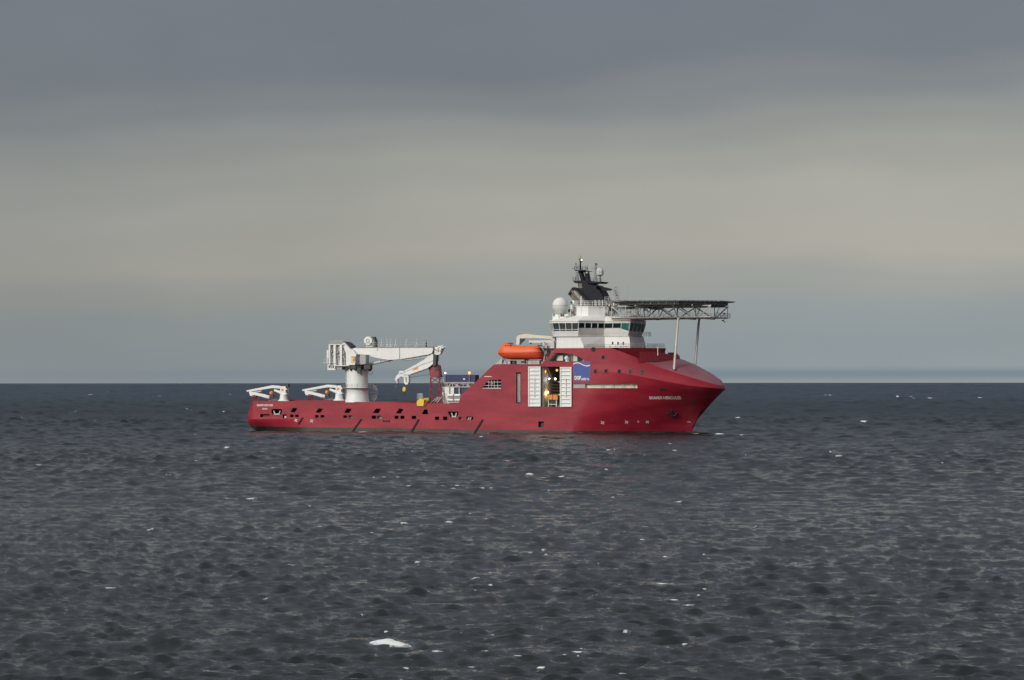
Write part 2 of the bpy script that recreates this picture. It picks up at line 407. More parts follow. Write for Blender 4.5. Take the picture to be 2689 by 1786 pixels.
    # broken lapping foam along the ship's side and at her stem
    shx = (X + 57.4) * math.cos(R(20)) - (Y - 730) * math.sin(R(20)); shy = (X + 57.4) * math.sin(R(20)) + (Y - 730) * math.cos(R(20))
    near = np.exp(-((shy + 12.5) / 0.8) ** 2) * (shx > 6) * (shx < 82) * np.clip(0.35 + 0.35 * np.sin(shx * 0.37) * np.sin(shx * 0.113 + 1.0), 0, 1)
    near = np.maximum(near, 0.62 * np.exp(-((shx - 105.5) / 3.0) ** 2 - ((shy + 1.8) / 1.3) ** 2))
    near = np.maximum(near, 0.45 * np.exp(-((shx - 1.0) / 1.6) ** 2 - ((shy + 8) / 5) ** 2))
    foam = np.maximum(foam, near)
    for fx, fy, wpx, hpx, s in caps:
        px = fx * 1.1389; py = fy * 1.1389; wpx *= 1.139; hpx *= 1.139
        r0 = CAM_H * FPX / (py - HY); x0 = (px - CX) / FPX * r0
        wm = wpx * 0.6 / FPX * r0; dm = hpx * 0.5 / FPX * r0 * r0 / CAM_H * (0.5 if wpx > 80 else 0.33)
        i0, i1 = np.searchsorted(r, [r0 - dm * 2.2, r0 + dm * 2.2])
        j0, j1 = np.searchsorted(a, [x0 / r0 - wm * 2 / r0, x0 / r0 + wm * 2 / r0])
        i1 = max(i1, i0 + 1)
        sx = X[i0:i1, j0:j1]; sy = Y[i0:i1, j0:j1]
        tilt = rs.uniform(-0.5, 0.5) * dm / wm
        q = ((sx - x0) / wm) ** 2 + ((sy - r0 - (sx - x0) * tilt + 0.3 * dm * ((sx - x0) / wm) ** 2) / dm) ** 2
        e = np.exp(-q * 1.1)
        foam[i0:i1, j0:j1] = np.maximum(foam[i0:i1, j0:j1], s * e)
        hump[i0:i1, j0:j1] = np.maximum(hump[i0:i1, j0:j1], e * min(0.22, hpx * 0.25 / FPX * r0))
    Z = out_[..., 0] * amp + hump
    X2 = X - CH * out_[..., 1] * amp * -1; Y2 = Y + CH * out_[..., 2] * amp
    Z = np.where(rr < 15, np.minimum(Z, 0.4), Z)
    co = np.stack([X2, Y2, Z], -1).reshape(-1, 3).astype(np.float32)
    idx = np.arange(na * nr, dtype=np.int32).reshape(nr, na)
    f = np.stack([idx[:-1, :-1], idx[:-1, 1:], idx[1:, 1:], idx[1:, :-1]], -1).reshape(-1, 4)
    me = bpy.data.meshes.new('water')
    me.vertices.add(len(co)); me.vertices.foreach_set('co', co.ravel())
    nf = len(f)
    me.loops.add(nf * 4); me.polygons.add(nf)
    me.loops.foreach_set('vertex_index', f[:, ::-1].ravel().astype(np.int32))
    me.polygons.foreach_set('loop_start', np.arange(0, nf * 4, 4, dtype=np.int32))
    me.polygons.foreach_set('loop_total', np.full(nf, 4, np.int32))
    me.polygons.foreach_set('use_smooth', np.ones(nf, bool))
    at = me.attributes.new('foam', 'FLOAT', 'POINT'); at.data.foreach_set('value', foam.astype(np.float32).ravel())
    me.update(calc_edges=True)
    me.materials.append(water_mat())
    o = bpy.data.objects.new('sea_water', me); col.objects.link(o)
    o['kind'] = 'structure'; o['label'] = 'choppy dark grey sea with scattered whitecaps'
sea()

# ================================================================== the ship
PSI = R(20.0); SP, CP = math.sin(PSI), math.cos(PSI)
OX, OY = -57.4, 730.0
def P(px, py, Y):
    """point on the fore-and-aft plane Y of the ship (ship metres: X forward from the stern, Y to port, Z up)"""
    u = (px - CX) / FPX; v = (HY - py) / FPX
    t = (Y + OX * SP + OY * CP) / (u * SP + CP)
    x = u * t - OX; y = t - OY
    return Vector((x * CP - y * SP, Y, CAM_H + v * t))
def PL(pts, Y): return [P(a, b, Y) for a, b in pts]
SHIP_M = Matrix.Translation((OX, OY, 0)) @ Matrix.Rotation(-PSI, 4, 'Z')
BASE = {}                                   # ship-frame origin of every object
def reg(o, base): BASE[o.name] = base; return o
def thing(name, label, cat, base, group=None, mesh=None):
    o = bpy.data.objects.new(name, mesh); col.objects.link(o)
    o.matrix_world = SHIP_M @ Matrix.Translation(base)
    o['label'] = label; o['category'] = cat
    if group: o['group'] = group
    return reg(o, Vector(base))
SPLIT = set('''floodlight roof_locker roof_lamp_box winch_motor winch_housing crane_motor sea_chest_grating platform_gear walkway_stanchion
door_latch hangar_machinery door_rib window_mullion truss_bar tower_leg tower_brace boat_deck_locker boat_deck_gear deck_beam davit_winch
searchlight box_post winch_frame house_seam frame_bar tank_cradle truss_strut hangar_pipe crane_gallery_floor platform_post float_block
boom_seam tip_bracket deck_locker tower_tread davit_arm davit_housing casing_edge hoist_rope window_grid ladder_rung slewing_motor
deck_hose frame_post crane_step cable_post aerial underdeck_duct rope_drum'''.split())
class MB:
    def __init__(s): s.adds = []; s.v = []; s.f = []; s.m = []; s.cur = 0
    def add(s, vs, fs):
        s.adds.append((len(s.v), len(s.v) + len(vs), len(s.f), len(s.f) + len(fs)))
        n = len(s.v); s.v += [Vector(p) for p in vs]
        for f in fs: s.f.append([n + i for i in f]); s.m.append(s.cur)
        return s
    def box(s, x0, x1, y0, y1, z0, z1):
        v = [(x, y, z) for z in (z0, z1) for y in (y0, y1) for x in (x0, x1)]
        return s.add(v, [(0, 2, 3, 1), (4, 5, 7, 6), (0, 1, 5, 4), (2, 6, 7, 3), (0, 4, 6, 2), (1, 3, 7, 5)])
    def bbox(s, x0, x1, y0, y1, z0, z1, b=0.05):     # box with chamfered edges along its length
        pr = [(y0 + b, z0), (y1 - b, z0), (y1, z0 + b), (y1, z1 - b), (y1 - b, z1), (y0 + b, z1), (y0, z1 - b), (y0, z0 + b)]
        n = 8; v = []
        for x, q in ((x0, b), (x0 + b, 0), (x1 - b, 0), (x1, b)):
            for (y, z) in pr:
                yy = min(max(y, y0 + q), y1 - q); zz = min(max(z, z0 + q), z1 - q); v.append((x, yy, zz))
        f = [tuple(range(n)), tuple(reversed(range(3 * n, 4 * n)))]
        for k in range(3):
            for i in range(n): j = (i + 1) % n; f.append((k * n + j, k * n + i, (k + 1) * n + i, (k + 1) * n + j))
        return s.add(v, f)
    def prism(s, pts, y0, y1):                        # X-Z outline (Vectors) carried from y0 to y1
        n = len(pts)
        v = [(p.x, y0, p.z) for p in pts] + [(p.x, y1, p.z) for p in pts]
        tri = tessellate_polygon([[Vector((p.x, 0, p.z)) for p in pts]])
        f = [tuple(t) for t in tri] + [tuple(n + i for i in reversed(t)) for t in tri]
        f += [(i, (i + 1) % n, n + (i + 1) % n, n + i) for i in range(n)]
        return s.add(v, f)
    def plan(s, pts, z0, z1):                         # X-Y outline raised from z0 to z1
        n = len(pts)
        v = [(p[0], p[1], z0) for p in pts] + [(p[0], p[1], z1) for p in pts]
        tri = tessellate_polygon([[Vector((p[0], p[1], 0)) for p in pts]])
        f = [tuple(t) for t in tri] + [tuple(n + i for i in t) for t in tri]
        f += [(i, (i + 1) % n, n + (i + 1) % n, n + i) for i in range(n)]
        return s.add(v, f)
    def frame(s, a, b):
        d = (Vector(b) - Vector(a)); l = d.length; d = d / max(l, 1e-6)
        up = Vector((0, 0, 1)) if abs(d.z) < 0.9 else Vector((1, 0, 0))
        u = d.cross(up).normalized(); return u, u.cross(d).normalized()
    def tube(s, a, b, r, n=8, r2=None, cap=True):
        a = Vector(a); b = Vector(b); u, w_ = s.frame(a, b); r2 = r if r2 is None else r2
        v = [a + (u * math.cos(t) + w_ * math.sin(t)) * r for t in (2 * math.pi * i / n for i in range(n))]
        v += [b + (u * math.cos(t) + w_ * math.sin(t)) * r2 for t in (2 * math.pi * i / n for i in range(n))]
        f = [(i, (i + 1) % n, n + (i + 1) % n, n + i) for i in range(n)]
        if cap: f += [tuple(reversed(range(n))), tuple(range(n, 2 * n))]
        return s.add(v, f)
    def bar(s, a, b, w_, h):
        a = Vector(a); b = Vector(b); u, q = s.frame(a, b); u = u * w_ / 2; q = q * h / 2
        v = [a - u - q, a + u - q, a + u + q, a - u + q, b - u - q, b + u - q, b + u + q, b - u + q]
        return s.add(v, [(3, 2, 1, 0), (4, 5, 6, 7), (0, 1, 5, 4), (1, 2, 6, 5), (2, 3, 7, 6), (3, 0, 4, 7)])
    def path(s, pts, r, n=6):
        for a, b in zip(pts[:-1], pts[1:]): s.tube(a, b, r, n)
        return s
    def lathe(s, x, y, prof, n=24):                   # (radius, z) pairs about a vertical axis
        v = [(x + r * math.cos(2 * math.pi * i / n), y + r * math.sin(2 * math.pi * i / n), z) for r, z in prof for i in range(n)]
        f = []
        for k in range(len(prof) - 1):
            f += [(k * n + i, k * n + (i + 1) % n, (k + 1) * n + (i + 1) % n, (k + 1) * n + i) for i in range(n)]
        f += [tuple(reversed(range(n))), tuple(range((len(prof) - 1) * n, len(prof) * n))]
        return s.add(v, f)
    def ylathe(s, x, z, prof, n=20):                  # (radius, y) pairs about an athwartships axis
        v = [(x + r * math.cos(2 * math.pi * i / n), y, z + r * math.sin(2 * math.pi * i / n)) for r, y in prof for i in range(n)]
        f = []
        for k in range(len(prof) - 1):
            f += [(k * n + i, k * n + (i + 1) % n, (k + 1) * n + (i + 1) % n, (k + 1) * n + i) for i in range(n)]
        f += [tuple(reversed(range(n))), tuple(range((len(prof) - 1) * n, len(prof) * n))]
        return s.add(v, f)
    def ring(s, x, y0, y1, z, ro, ri, n=24):          # a sheave or wheel standing fore and aft
        pr = [(ri, y0), (ro, y0), (ro, y1), (ri, y1)]
        v = [(x + r * math.cos(2 * math.pi * i / n), y, z + r * math.sin(2 * math.pi * i / n)) for r, y in pr for i in range(n)]
        return s.add(v, [(k * n + i, k * n + (i + 1) % n, ((k + 1) % 4) * n + (i + 1) % n, ((k + 1) % 4) * n + i) for k in range(4) for i in range(n)])
    def sphere(s, c, r, n=16, m=10, sz=1.0):
        return s.lathe(c[0], c[1], [(r * math.sin(math.pi * (k + 0.02) / (m + 0.04)), c[2] - sz * r * math.cos(math.pi * (k + 0.02) / (m + 0.04))) for k in range(m + 1)], n)
    def rail(s, pts, h=1.1, step=1.6, r=0.032, rows=3):
        for a, b in zip(pts[:-1], pts[1:]):
            a = Vector(a); b = Vector(b); n = max(1, round((b - a).length / step))
            for i in range(n + 1):
                p = a.lerp(b, i / n); s.tube(p, p + Vector((0, 0, h)), r * 1.2, 4)
            for k in range(rows):
                z = Vector((0, 0, h * (k + 1) / rows)); s.tube(a + z, b + z, r, 4)
        return s
    def build(s, name, mats, parent, smooth=None, label=None, kind=None):
        if name in SPLIT and len(s.adds) > 1:               # every bar, box or plate an object of its own
            for v0, v1, f0, f1 in s.adds:
                q_ = MB(); q_.v = s.v[v0:v1]; q_.f = [[i - v0 for i in f] for f in s.f[f0:f1]]; q_.m = s.m[f0:f1]; q_.adds = [(0, v1 - v0, 0, f1 - f0)]
                o = q_.build(name, mats, parent, smooth, label, kind)
            return o
        base = BASE[parent.name]
        me = bpy.data.meshes.new(name)
        me.from_pydata([tuple(p - base) for p in s.v], [], s.f); me.update()
        if not isinstance(mats, (list, tuple)): mats = [mats]
        for m in mats: me.materials.append(m)
        if len(mats) > 1: me.polygons.foreach_set('material_index', s.m)
        bm = bmesh.new(); bm.from_mesh(me)
        if smooth is not None: bmesh.ops.remove_doubles(bm, verts=bm.verts, dist=0.002)
        bmesh.ops.recalc_face_normals(bm, faces=bm.faces)
        if smooth is not None:
            for f in bm.faces: f.smooth = True
            for e in bm.edges:
                if len(e.link_faces) == 2 and e.calc_face_angle(3.0) > R(smooth): e.smooth = False
        bm.to_mesh(me); bm.free()
        o = bpy.data.objects.new(name, me); col.objects.link(o); o.parent = parent
        if label: o['label'] = label
        if kind: o['kind'] = kind
        return reg(o, base)
def interp(x, tab):
    if x <= tab[0][0]: return tab[0][1]
    for (a, va), (b, vb) in zip(tab[:-1], tab[1:]):
        if x <= b: return va + (vb - va) * (x - a) / (b - a)
    return tab[-1][1]
def sst(a, b, x): t_ = min(1, max(0, (x - a) / (b - a))); return t_ * t_ * (3 - 2 * t_)

ship = thing('offshore_ship', 'red and white offshore construction ship lying broadside on the grey sea', 'ship', (0, 0, 0))
B = 12.0                       # half beam

# ---------------------------------------------------------------- hull form
XN = 110.95                    # foremost point of the bow
def kn(X):                     # half breadth at the knuckle
    if X < 84: return B
    t_ = min(1, (X - 84) / (XN - 84)); return B * max(0, 1 - t_ ** 2.1) ** 0.5
def en(X):                     # half breadth at the upper edge
    return max(0, kn(X) * (1 - 0.15 * sst(84, 97, X)) - 0.15 * sst(84, 96, X)) if X < XN - 0.3 else 0.0
def solve(pts, fn):
    tab = []
    for px, py in pts:
        X = 100.0
        for _ in range(60): X = 0.6 * X + 0.4 * min(XN, P(px, py, -fn(X)).x)
        tab.append((X, P(px, py, -fn(X)).z))
    return sorted(tab)
ZK = [(79, 14.3)] + solve([(1634, 980), (1692, 991), (1742, 1001), (1809, 1013)], kn) + [(XN, 9.85)]
ZE = [(79, 18.85), (88.3, 18.85)] + solve([(1626, 921.6), (1668, 938), (1692, 950), (1742, 968), (1808, 989.5), (1871, 1007.8)], en) + [(XN, 10.45)]
ZC = [(88, 16.5), (97.8, 16.5), (100.7, 16.5), (103.77, 15.3), (107.66, 13.3), (109.84, 11.85), (XN, 10.5)]
def zk(X): return interp(X, ZK)
def ze(X): return interp(X, ZE)
def zc(X): return interp(X, ZC) if ze(X) > 16.4 else max(interp(X, ZC), ze(X))
STEM = [(-4, 102.6), (0.66, 103.46), (2.85, 104.42), (4.45, 105.82), (6.98, 108.09), (9.85, XN)]
def xstem(z): return interp(z, STEM)
def hy(X, z):                  # half breadth of the hull side at height z, bow half
    k = kn(X); Zk = zk(X)
    if z >= Zk:
        Ze = ze(X); t_ = min(1, (z - Zk) / max(0.05, Ze - Zk)); return k + (en(X) - k) * t_ ** 1.5
    xs = xstem(z)
    if X >= xs: return 0.0
    s_ = max(0, min(1, z / Zk))
    w0 = 79.8 + 4.2 * s_     # where this waterline starts to narrow
    t_ = max(0, (X - w0) / (xs - w0))
    p = 1.30 + 0.80 * s_; q = 1.15 - 0.65 * s_ ** 1.2
    return B * max(0, 1 - t_ ** p) ** q
XA, XB = P(1504, 1000, -B).x, P(1548, 950, -B).x
ZR0, ZR1 = 10.05, 10.95        # white walkway recess
def loft(mb, xs, rowfn, flip=False, both=True, skip=None):
    rows = [rowfn(X) for X in xs]
    for sgn in ((-1, 1) if both else (-1,)):
        n = len(rows[0]); base = [Vector((p[0], p[1] * sgn, p[2])) for r_ in rows for p in r_]
        fs = []
        for i in range(len(rows) - 1):
            for j in range(n - 1):
                if skip and sgn == -1 and skip(xs[i], xs[i + 1], j): continue
                fs.append((i * n + j, i * n + j + 1, (i + 1) * n + j + 1, (i + 1) * n + j))
        mb.add(base, fs)
hull = MB()
xl = [XA + (XN - XA) * (1 - (1 - i / 46) ** 1.35) for i in range(47)]
XR1 = P(1672, 1009, -11.2).x
xl = sorted(xl + [XR1])
def lowrow(X):
    Zk = zk(X); zs = [-4, -2, -0.8, 0, 0.8, 1.6, 2.6, 3.6, 4.8, 6.0, 7.2, 8.4, 9.3]
    zs = [z for z in zs]
    top = min(Zk, 99)
    fr = lambda z: z if Zk > 11.4 else z * Zk / 11.4
    zs = [fr(z) for z in zs] + [fr(ZR0), fr(ZR1), Zk]
    return [(min(X, max(xstem(z), X if z > 9.8 else 0)) if X <= xstem(z) else xstem(z), hy(X, z), z) for z in zs]
def skip_recess(x0, x1, j): return j == 13 and x1 <= XR1 + 1e-6
loft(hull, xl, lowrow, skip=skip_recess)
xu = [XB + (XN - XB) * (1 - (1 - i / 40) ** 1.35) for i in range(41)]
def uprow(X):
    Zk, Ze = zk(X), ze(X)
    return [(X, hy(X, Zk + (Ze - Zk) * t_), Zk + (Ze - Zk) * t_ + (0.005 if t_ == 0 else 0)) for t_ in (0, 0.3, 0.55, 0.75, 0.9, 1.0)]
loft(hull, xu, uprow)
# whaleback
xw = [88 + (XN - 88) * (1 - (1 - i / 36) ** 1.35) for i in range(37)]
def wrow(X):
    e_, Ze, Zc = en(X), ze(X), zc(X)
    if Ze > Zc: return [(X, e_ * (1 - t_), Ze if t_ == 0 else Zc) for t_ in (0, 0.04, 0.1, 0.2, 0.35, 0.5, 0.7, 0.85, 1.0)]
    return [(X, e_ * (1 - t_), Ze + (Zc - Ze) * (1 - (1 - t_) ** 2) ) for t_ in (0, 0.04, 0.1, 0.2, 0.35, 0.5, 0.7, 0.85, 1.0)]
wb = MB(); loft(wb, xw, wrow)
# upper forecastle deck
hull.add([(70, -B, 18.84), (88, -en(88), 18.84), (88, en(88), 18.84), (70, B, 18.84)], [(0, 1, 2, 3)])
# small bulb at the foot of the stem
bp = []
for i in range(9):
    x = 102.0 + 4.6 * i / 8; r_ = 0.95 * (1 - (i / 8) ** 2.2) ** 0.5 + 0.02
    bp.append([(x, r_ * math.cos(a_) * 1.2, -0.32 + r_ * math.sin(a_)) for a_ in (2 * math.pi * k / 12 for k in range(12))])
hull.add([p for r_ in bp for p in r_], [(i * 12 + k, i * 12 + (k + 1) % 12, (i + 1) * 12 + (k + 1) % 12, (i + 1) * 12 + k) for i in range(8) for k in range(12)])

# stern: everything abaft X=14 below the quarter knuckle curves in
def zq(X): return 3.0 - 3.6 * sst(-1, 15, X)              # knuckle on the quarter
def xt(z): return interp(z, [(-4, 6.0), (0, 1.6), (0.6, 0.9), (1.4, 0.25), (2.2, 0.0), (4.6, 0.75), (5.9, 1.55), (7.2, 1.75), (8, 1.75)])
XS = 2.6                                                    # side plating starts here
def sternrow(u):                                            # u 0..1 from corner forward to X=16
    out_r = []
    for z in (-4, -1.6, -0.6, 0, 0.5, 1.0, 1.6, 2.2, 2.6, 3.0, 99):
        X = XS + (16 - XS) * u
        zz = min(z, 3.0) if z < 99 else 3.0
        inn = 3.4 * max(0, 1 - zz / 3.0) ** 1.4 * (1 - u) ** 1.3 if zz < 3 else 0
        inn = min(inn, 6)
        out_r.append((X, B - inn, zz))
    return out_r[:-1]
loft(hull, [i / 14 for i in range(15)], sternrow)
# rounded quarter from side to transom, and the transom
zst = [-4, -1.6, -0.6, 0, 0.5, 1.0, 1.6, 2.2, 2.6, 3.0, 4.6, 5.9, 6.6, 7.18]
def quarter(z):
    inn = 3.4 * max(0, 1 - z / 3.0) ** 1.4 if z < 3 else 0
    yb = B - inn; x0 = xt(z); pts = []
    for k in range(9):
        a_ = k / 8 * math.pi / 2
        pts.append((x0 + (XS - x0) * (1 - math.cos(math.pi / 2 - a_)) , yb - (XS - x0 + 0.2) * (1 - math.sin(math.pi / 2 - a_)), z))
    pts.append((x0 - 0.0, 0, z)); return pts
qr = [quarter(z) for z in zst]
for sgn in (-1, 1):
    n = len(qr[0])
    hull.add([(p[0], p[1] * sgn, p[2]) for r_ in qr for p in r_], [(i * n + j, i * n + j + 1, (i + 1) * n + j + 1, (i + 1) * n + j) for i in range(len(qr) - 1) for j in range(n - 1)])

# openings in the flat side, traced as (outline, depth)
O = {}
def rect(x0, y0, x1, y1): return [(x0, y1), (x1, y1), (x1, y0), (x0, y0)]
ports_hi = [[(762.4, 1081), (774, 1083), (781, 1071.5), (769, 1071)], [(828.8, 1083), (841, 1084), (848.5, 1073.5), (836.4, 1072)],
            [(903.6, 1083.5), (916, 1085), (923.8, 1073.5), (910.5, 1072.5)], [(978.5, 1084), (994.3, 1085), (1000.5, 1073.5), (987.5, 1072.6)],
            [(1039.4, 1084.5), (1051.5, 1086), (1060, 1075), (1049, 1072.2)], [(1107.4, 1087.5), (1124, 1088), (1123, 1075.6), (1114, 1074.8)]]
ports_lo = [rect(761.5, 1088.5, 771, 1095), rect(775, 1088.5, 784.4, 1095), rect(827, 1089.5, 836.4, 1096.6), rect(841.5, 1089.5, 851.7, 1096.6),
            rect(901.5, 1090.4, 911, 1097), rect(914.5, 1090.4, 926, 1097), rect(976, 1091, 987, 1100), rect(989.5, 1091, 1002, 1100),
            rect(1036, 1091.5, 1046.5, 1100), rect(1051.5, 1091.5, 1062, 1100), rect(1080.7, 1092, 1092.8, 1100.5), rect(1142, 1094, 1153, 1103),
            rect(1163, 1094, 1174.5, 1103.4), rect(1204, 1094.5, 1213, 1103.2), rect(1225, 1094, 1242.7, 1103)]
moor = [[(712.7, 1084), (716, 1088), (737, 1088.5), (740.5, 1084), (740.5, 1076), (737, 1073.8), (716, 1073.5), (712.7, 1077)],
        [(1176.5, 1084), (1183, 1095.5), (1198, 1095.5), (1203, 1090), (1203.5, 1081), (1176.5, 1080.5)]]
misc = [rect(683, 1087, 708, 1095), rect(742, 1088, 752.4, 1097.5), rect(1413.5, 1106.8, 1428, 1122)]
slot = [(1355.5, 1059), (1368, 1059), (1368, 978), (1355.5, 978)]
gwin = [(1265, 1020), (1316.6, 1021), (1315.6, 996.8), (1281.5, 998.7)]
hang = [(1419.6, 1068.5), (1470, 1068.8), (1470, 963), (1419.6, 963)]
uwin = [(1442.5, 949), (1533.5, 950.5), (1534.5, 945), (1517, 935), (1500, 930), (1483.7, 927), (1457, 927)]
top_line = [(1204.5, 1060), (1208, 1046), (1213, 1035), (1228, 1022), (1249, 1003.5), (1272, 980.5), (1293, 960.5), (1298, 957.3), (1306, 956.2),
            (1420, 956.5), (1424, 955.5), (1440, 936), (1456, 915.5), (1459.5, 914.5)]
tl = [P(a, b, -B) for a, b in top_line]
outer = [Vector((XS, -B, 3.0)), Vector((16, -B, 3.0)), Vector((16, -B, -4)), Vector((XA, -B, -4)), Vector((XA, -B, zk(XA))), Vector((XB, -B, zk(XB))), Vector((XB, -B, ze(XB)))]
outer += list(reversed(tl))
outer += [Vector((27.8, -B, 6.95)), Vector((27.5, -B, 6.85)), Vector((20.6, -B, 6.85)), Vector((20.3, -B, 7.18)), Vector((13.6, -B, 7.3)), Vector((12.6, -B, 7.12)), Vector((XS, -B, 7.18))]
holes_px = [(p, 1.6) for p in ports_hi + ports_lo] + [(p, 2.4) for p in moor] + [(p, 1.2) for p in misc] + [(slot, 1.6), (gwin, 2.5), (hang, 11.0), (uwin, 3.0)]
holes = [(PL(p, -B), d) for p, d in holes_px]
def inset_ok(poly): return [Vector((v.x, -B, v.z)) for v in poly]
rings = [outer] + [inset_ok(h) for h, d in holes]
allv = [v for r_ in rings for v in r_]
tris = tessellate_polygon([[Vector((v.x, v.z, 0)) for v in r_] for r_ in rings])
hull.add(allv, [tuple(t_) for t_ in tris])
for h, d in holes:                                          # plate edge round every opening
    n = len(h); hull.add([(v.x, -B, v.z) for v in h] + [(v.x, -B + 0.18, v.z) for v in h], [(i, (i + 1) % n, n + (i + 1) % n, n + i) for i in range(n)])
# port side, plain, and decks
pt = [Vector((v.x, B, v.z)) for v in outer]
hull.add(pt, [tuple(t_) for t_ in tessellate_polygon([[Vector((v.x, v.z, 0)) for v in pt]])])
zmd = 6.3
hull.add([(1.9, -B, zmd), (tl[0].x, -B, zmd), (tl[0].x, B, zmd), (1.9, B, zmd)], [(0, 1, 2, 3)])
zfd = tl[9].z - 0.02; xf0, xf1 = tl[8].x, tl[9].x
hull.add([(xf0, -B, zfd), (xf1, -B, zfd), (xf1, B, zfd), (xf0, B, zfd)], [(0, 1, 2, 3)])
for a, b in list(zip(tl[:8], tl[1:9])) + list(zip(tl[9:-1], tl[10:])):      # stepped breaks between the decks
    hull.add([(a.x, -B, a.z), (b.x, -B, b.z), (b.x, B, b.z), (a.x, B, a.z)], [(0, 1, 2, 3)])
# bulwark inner faces and cap, aft deck, both sides
aft_top = [Vector((XS, -B, 7.18)), Vector((12.6, -B, 7.12)), Vector((13.6, -B, 7.3)), Vector((20.3, -B, 7.18)), Vector((20.6, -B, 6.85)), Vector((27.5, -B, 6.85)), Vector((27.8, -B, 6.95)), tl[0]]
for sg in (1, -1):
    for a, b in zip(aft_top[:-1], aft_top[1:]):
        hull.add([(a.x, a.y * sg, a.z), (b.x, b.y * sg, b.z), (b.x, (b.y + 0.3) * sg, b.z), (a.x, (a.y + 0.3) * sg, a.z)], [(0, 1, 2, 3)])
        hull.add([(a.x, (a.y + 0.3) * sg, a.z), (b.x, (b.y + 0.3) * sg, b.z), (b.x, (b.y + 0.3) * sg, zmd), (a.x, (a.y + 0.3) * sg, zmd)], [(0, 1, 2, 3)])
H = hull.build('hull', M_hull, ship, smooth=22)
wb.build('whaleback_deck', mat('sky_sheen_deck_paint', (0.27, 0.105, 0.13), 0.34, vary=0.10, vscale=0.4, streak=0.15, stain=(0.2, 0.05, 0.05)), ship, smooth=30)  # sheen of the sky mixed into the paint as a paler greyish red

# inside of the openings: five plain faces each
def niche(h, d, name, m, y0=0.18):
    n = len(h); q = MB()
    a = [(v.x, -B + y0, v.z) for v in h]; b = [(v.x, -B + d, v.z) for v in h]
    q.add(a + b, [(i, (i + 1) % n, n + (i + 1) % n, n + i) for i in range(n)])
    tri = tessellate_polygon([[Vector((v.x, v.z, 0)) for v in h]])
    q.add(b, [tuple(t_) for t_ in tri])
    return q.build(name, m, H)
k = 0
for p in ports_hi: niche(holes[k][0], 1.6, 'freeing_port', M_black); k += 1
for i, p in enumerate(ports_lo): niche(holes[k][0], 0.9 if i in (5, 7, 13) else 1.5, 'freeing_port', M_dark if i not in (5, 7, 13) else M_grey); k += 1
for p in moor: niche(holes[k][0], 2.4, 'mooring_port', M_dark); k += 1
for nm in ('low_opening', 'side_hatch', 'side_intake'): niche(holes[k][0], 0.9, nm, M_dark if nm != 'low_opening' else M_dred); k += 1
niche(holes[k][0], 1.6, 'ladder_slot', M_dark); k += 1
niche(holes[k][0], 2.5, 'side_window', M_dark); k += 1
hg = holes[k][0]; niche(hg, 11.0, 'hangar', M_inner); k += 1
niche(holes[k][0], 2.6, 'upper_side_opening', M_lgrey); k += 1

def pbox(mb, x0, y0, x1, y1, Y0, Y1):                      # box seen between two picture columns and rows
    a = P(x0, y1, Y0); b = P(x1, y0, Y0); return mb.box(a.x, b.x, Y0, Y1, a.z, b.z)
# mooring gear inside its ports
for (xa, xb, yt, yb) in ((719, 736, 1078, 1089), (1186, 1199, 1084, 1096)):
    q = MB()
    p = [P(xa, yt, -B + 0.5), P(xa + 3, yb - 1.5, -B + 0.5), P(xb - 3, yb - 1.5, -B + 0.5), P(xb, yt, -B + 0.5)]
    q.path(p, 0.17, 8); q.box(p[1].x - 0.2, p[2].x + 0.2, -B + 0.3, -B + 0.9, p[1].z - 0.25, p[1].z + 0.1)
    q.build('bollard', M_lgrey, H)
q = MB(); pbox(q, 747, 1092, 751.5, 1097, -B + 0.1, -B + 0.5); q.build('bollard', M_lgrey, H)
q = MB()
for x in (1230.5, 1235.5): q.tube(P(x - 1.5, 1103, -B + 0.3), P(x + 2, 1095.5, -B + 0.3), 0.13, 6)
q.build('bollard', M_lgrey, H)
# ladder in the vertical slot
q = MB()
a, b = P(1358.5, 1057, -B + 0.4), P(1366.5, 982, -B + 0.4)
q.box(a.x, b.x, -B + 0.55, -B + 0.65, a.z, b.z); q.build('slot_panel', M_cream, H)
q = MB()
for x in (a.x + 0.05, b.x - 0.05): q.tube((x, -B + 0.35, a.z), (x, -B + 0.35, b.z), 0.05, 6)
q.build('ladder', M_grey, H); q = MB()
for i in range(17): z = a.z + (b.z - a.z) * (i + 0.5) / 17; q.tube((a.x, -B + 0.35, z), (b.x, -B + 0.35, z), 0.07, 6)
q.build('ladder_rung', M_grey, H)
# grid over the trapezoid window
q = MB(); yy = -B + 0.12
for y in (1003.5, 1012.5, 1019.2): q.tube(P(1268 if y > 1010 else 1277, y, yy), P(1316, y, yy), 0.07, 6)
for x in (1283, 1291, 1298.5, 1306.5): q.tube(P(x, 1020.5, yy), P(x, 999, yy), 0.06, 6)
q.tube(P(1266.5, 1020.3, yy), P(1316, 1021, yy), 0.10, 6)
q.build('window_grid', M_lgrey, H)
q = MB(); pbox(q, 1284, 1000, 1295, 1010, -B + 1.2, -B + 2.3); q.build('deck_locker', M_cream, H)
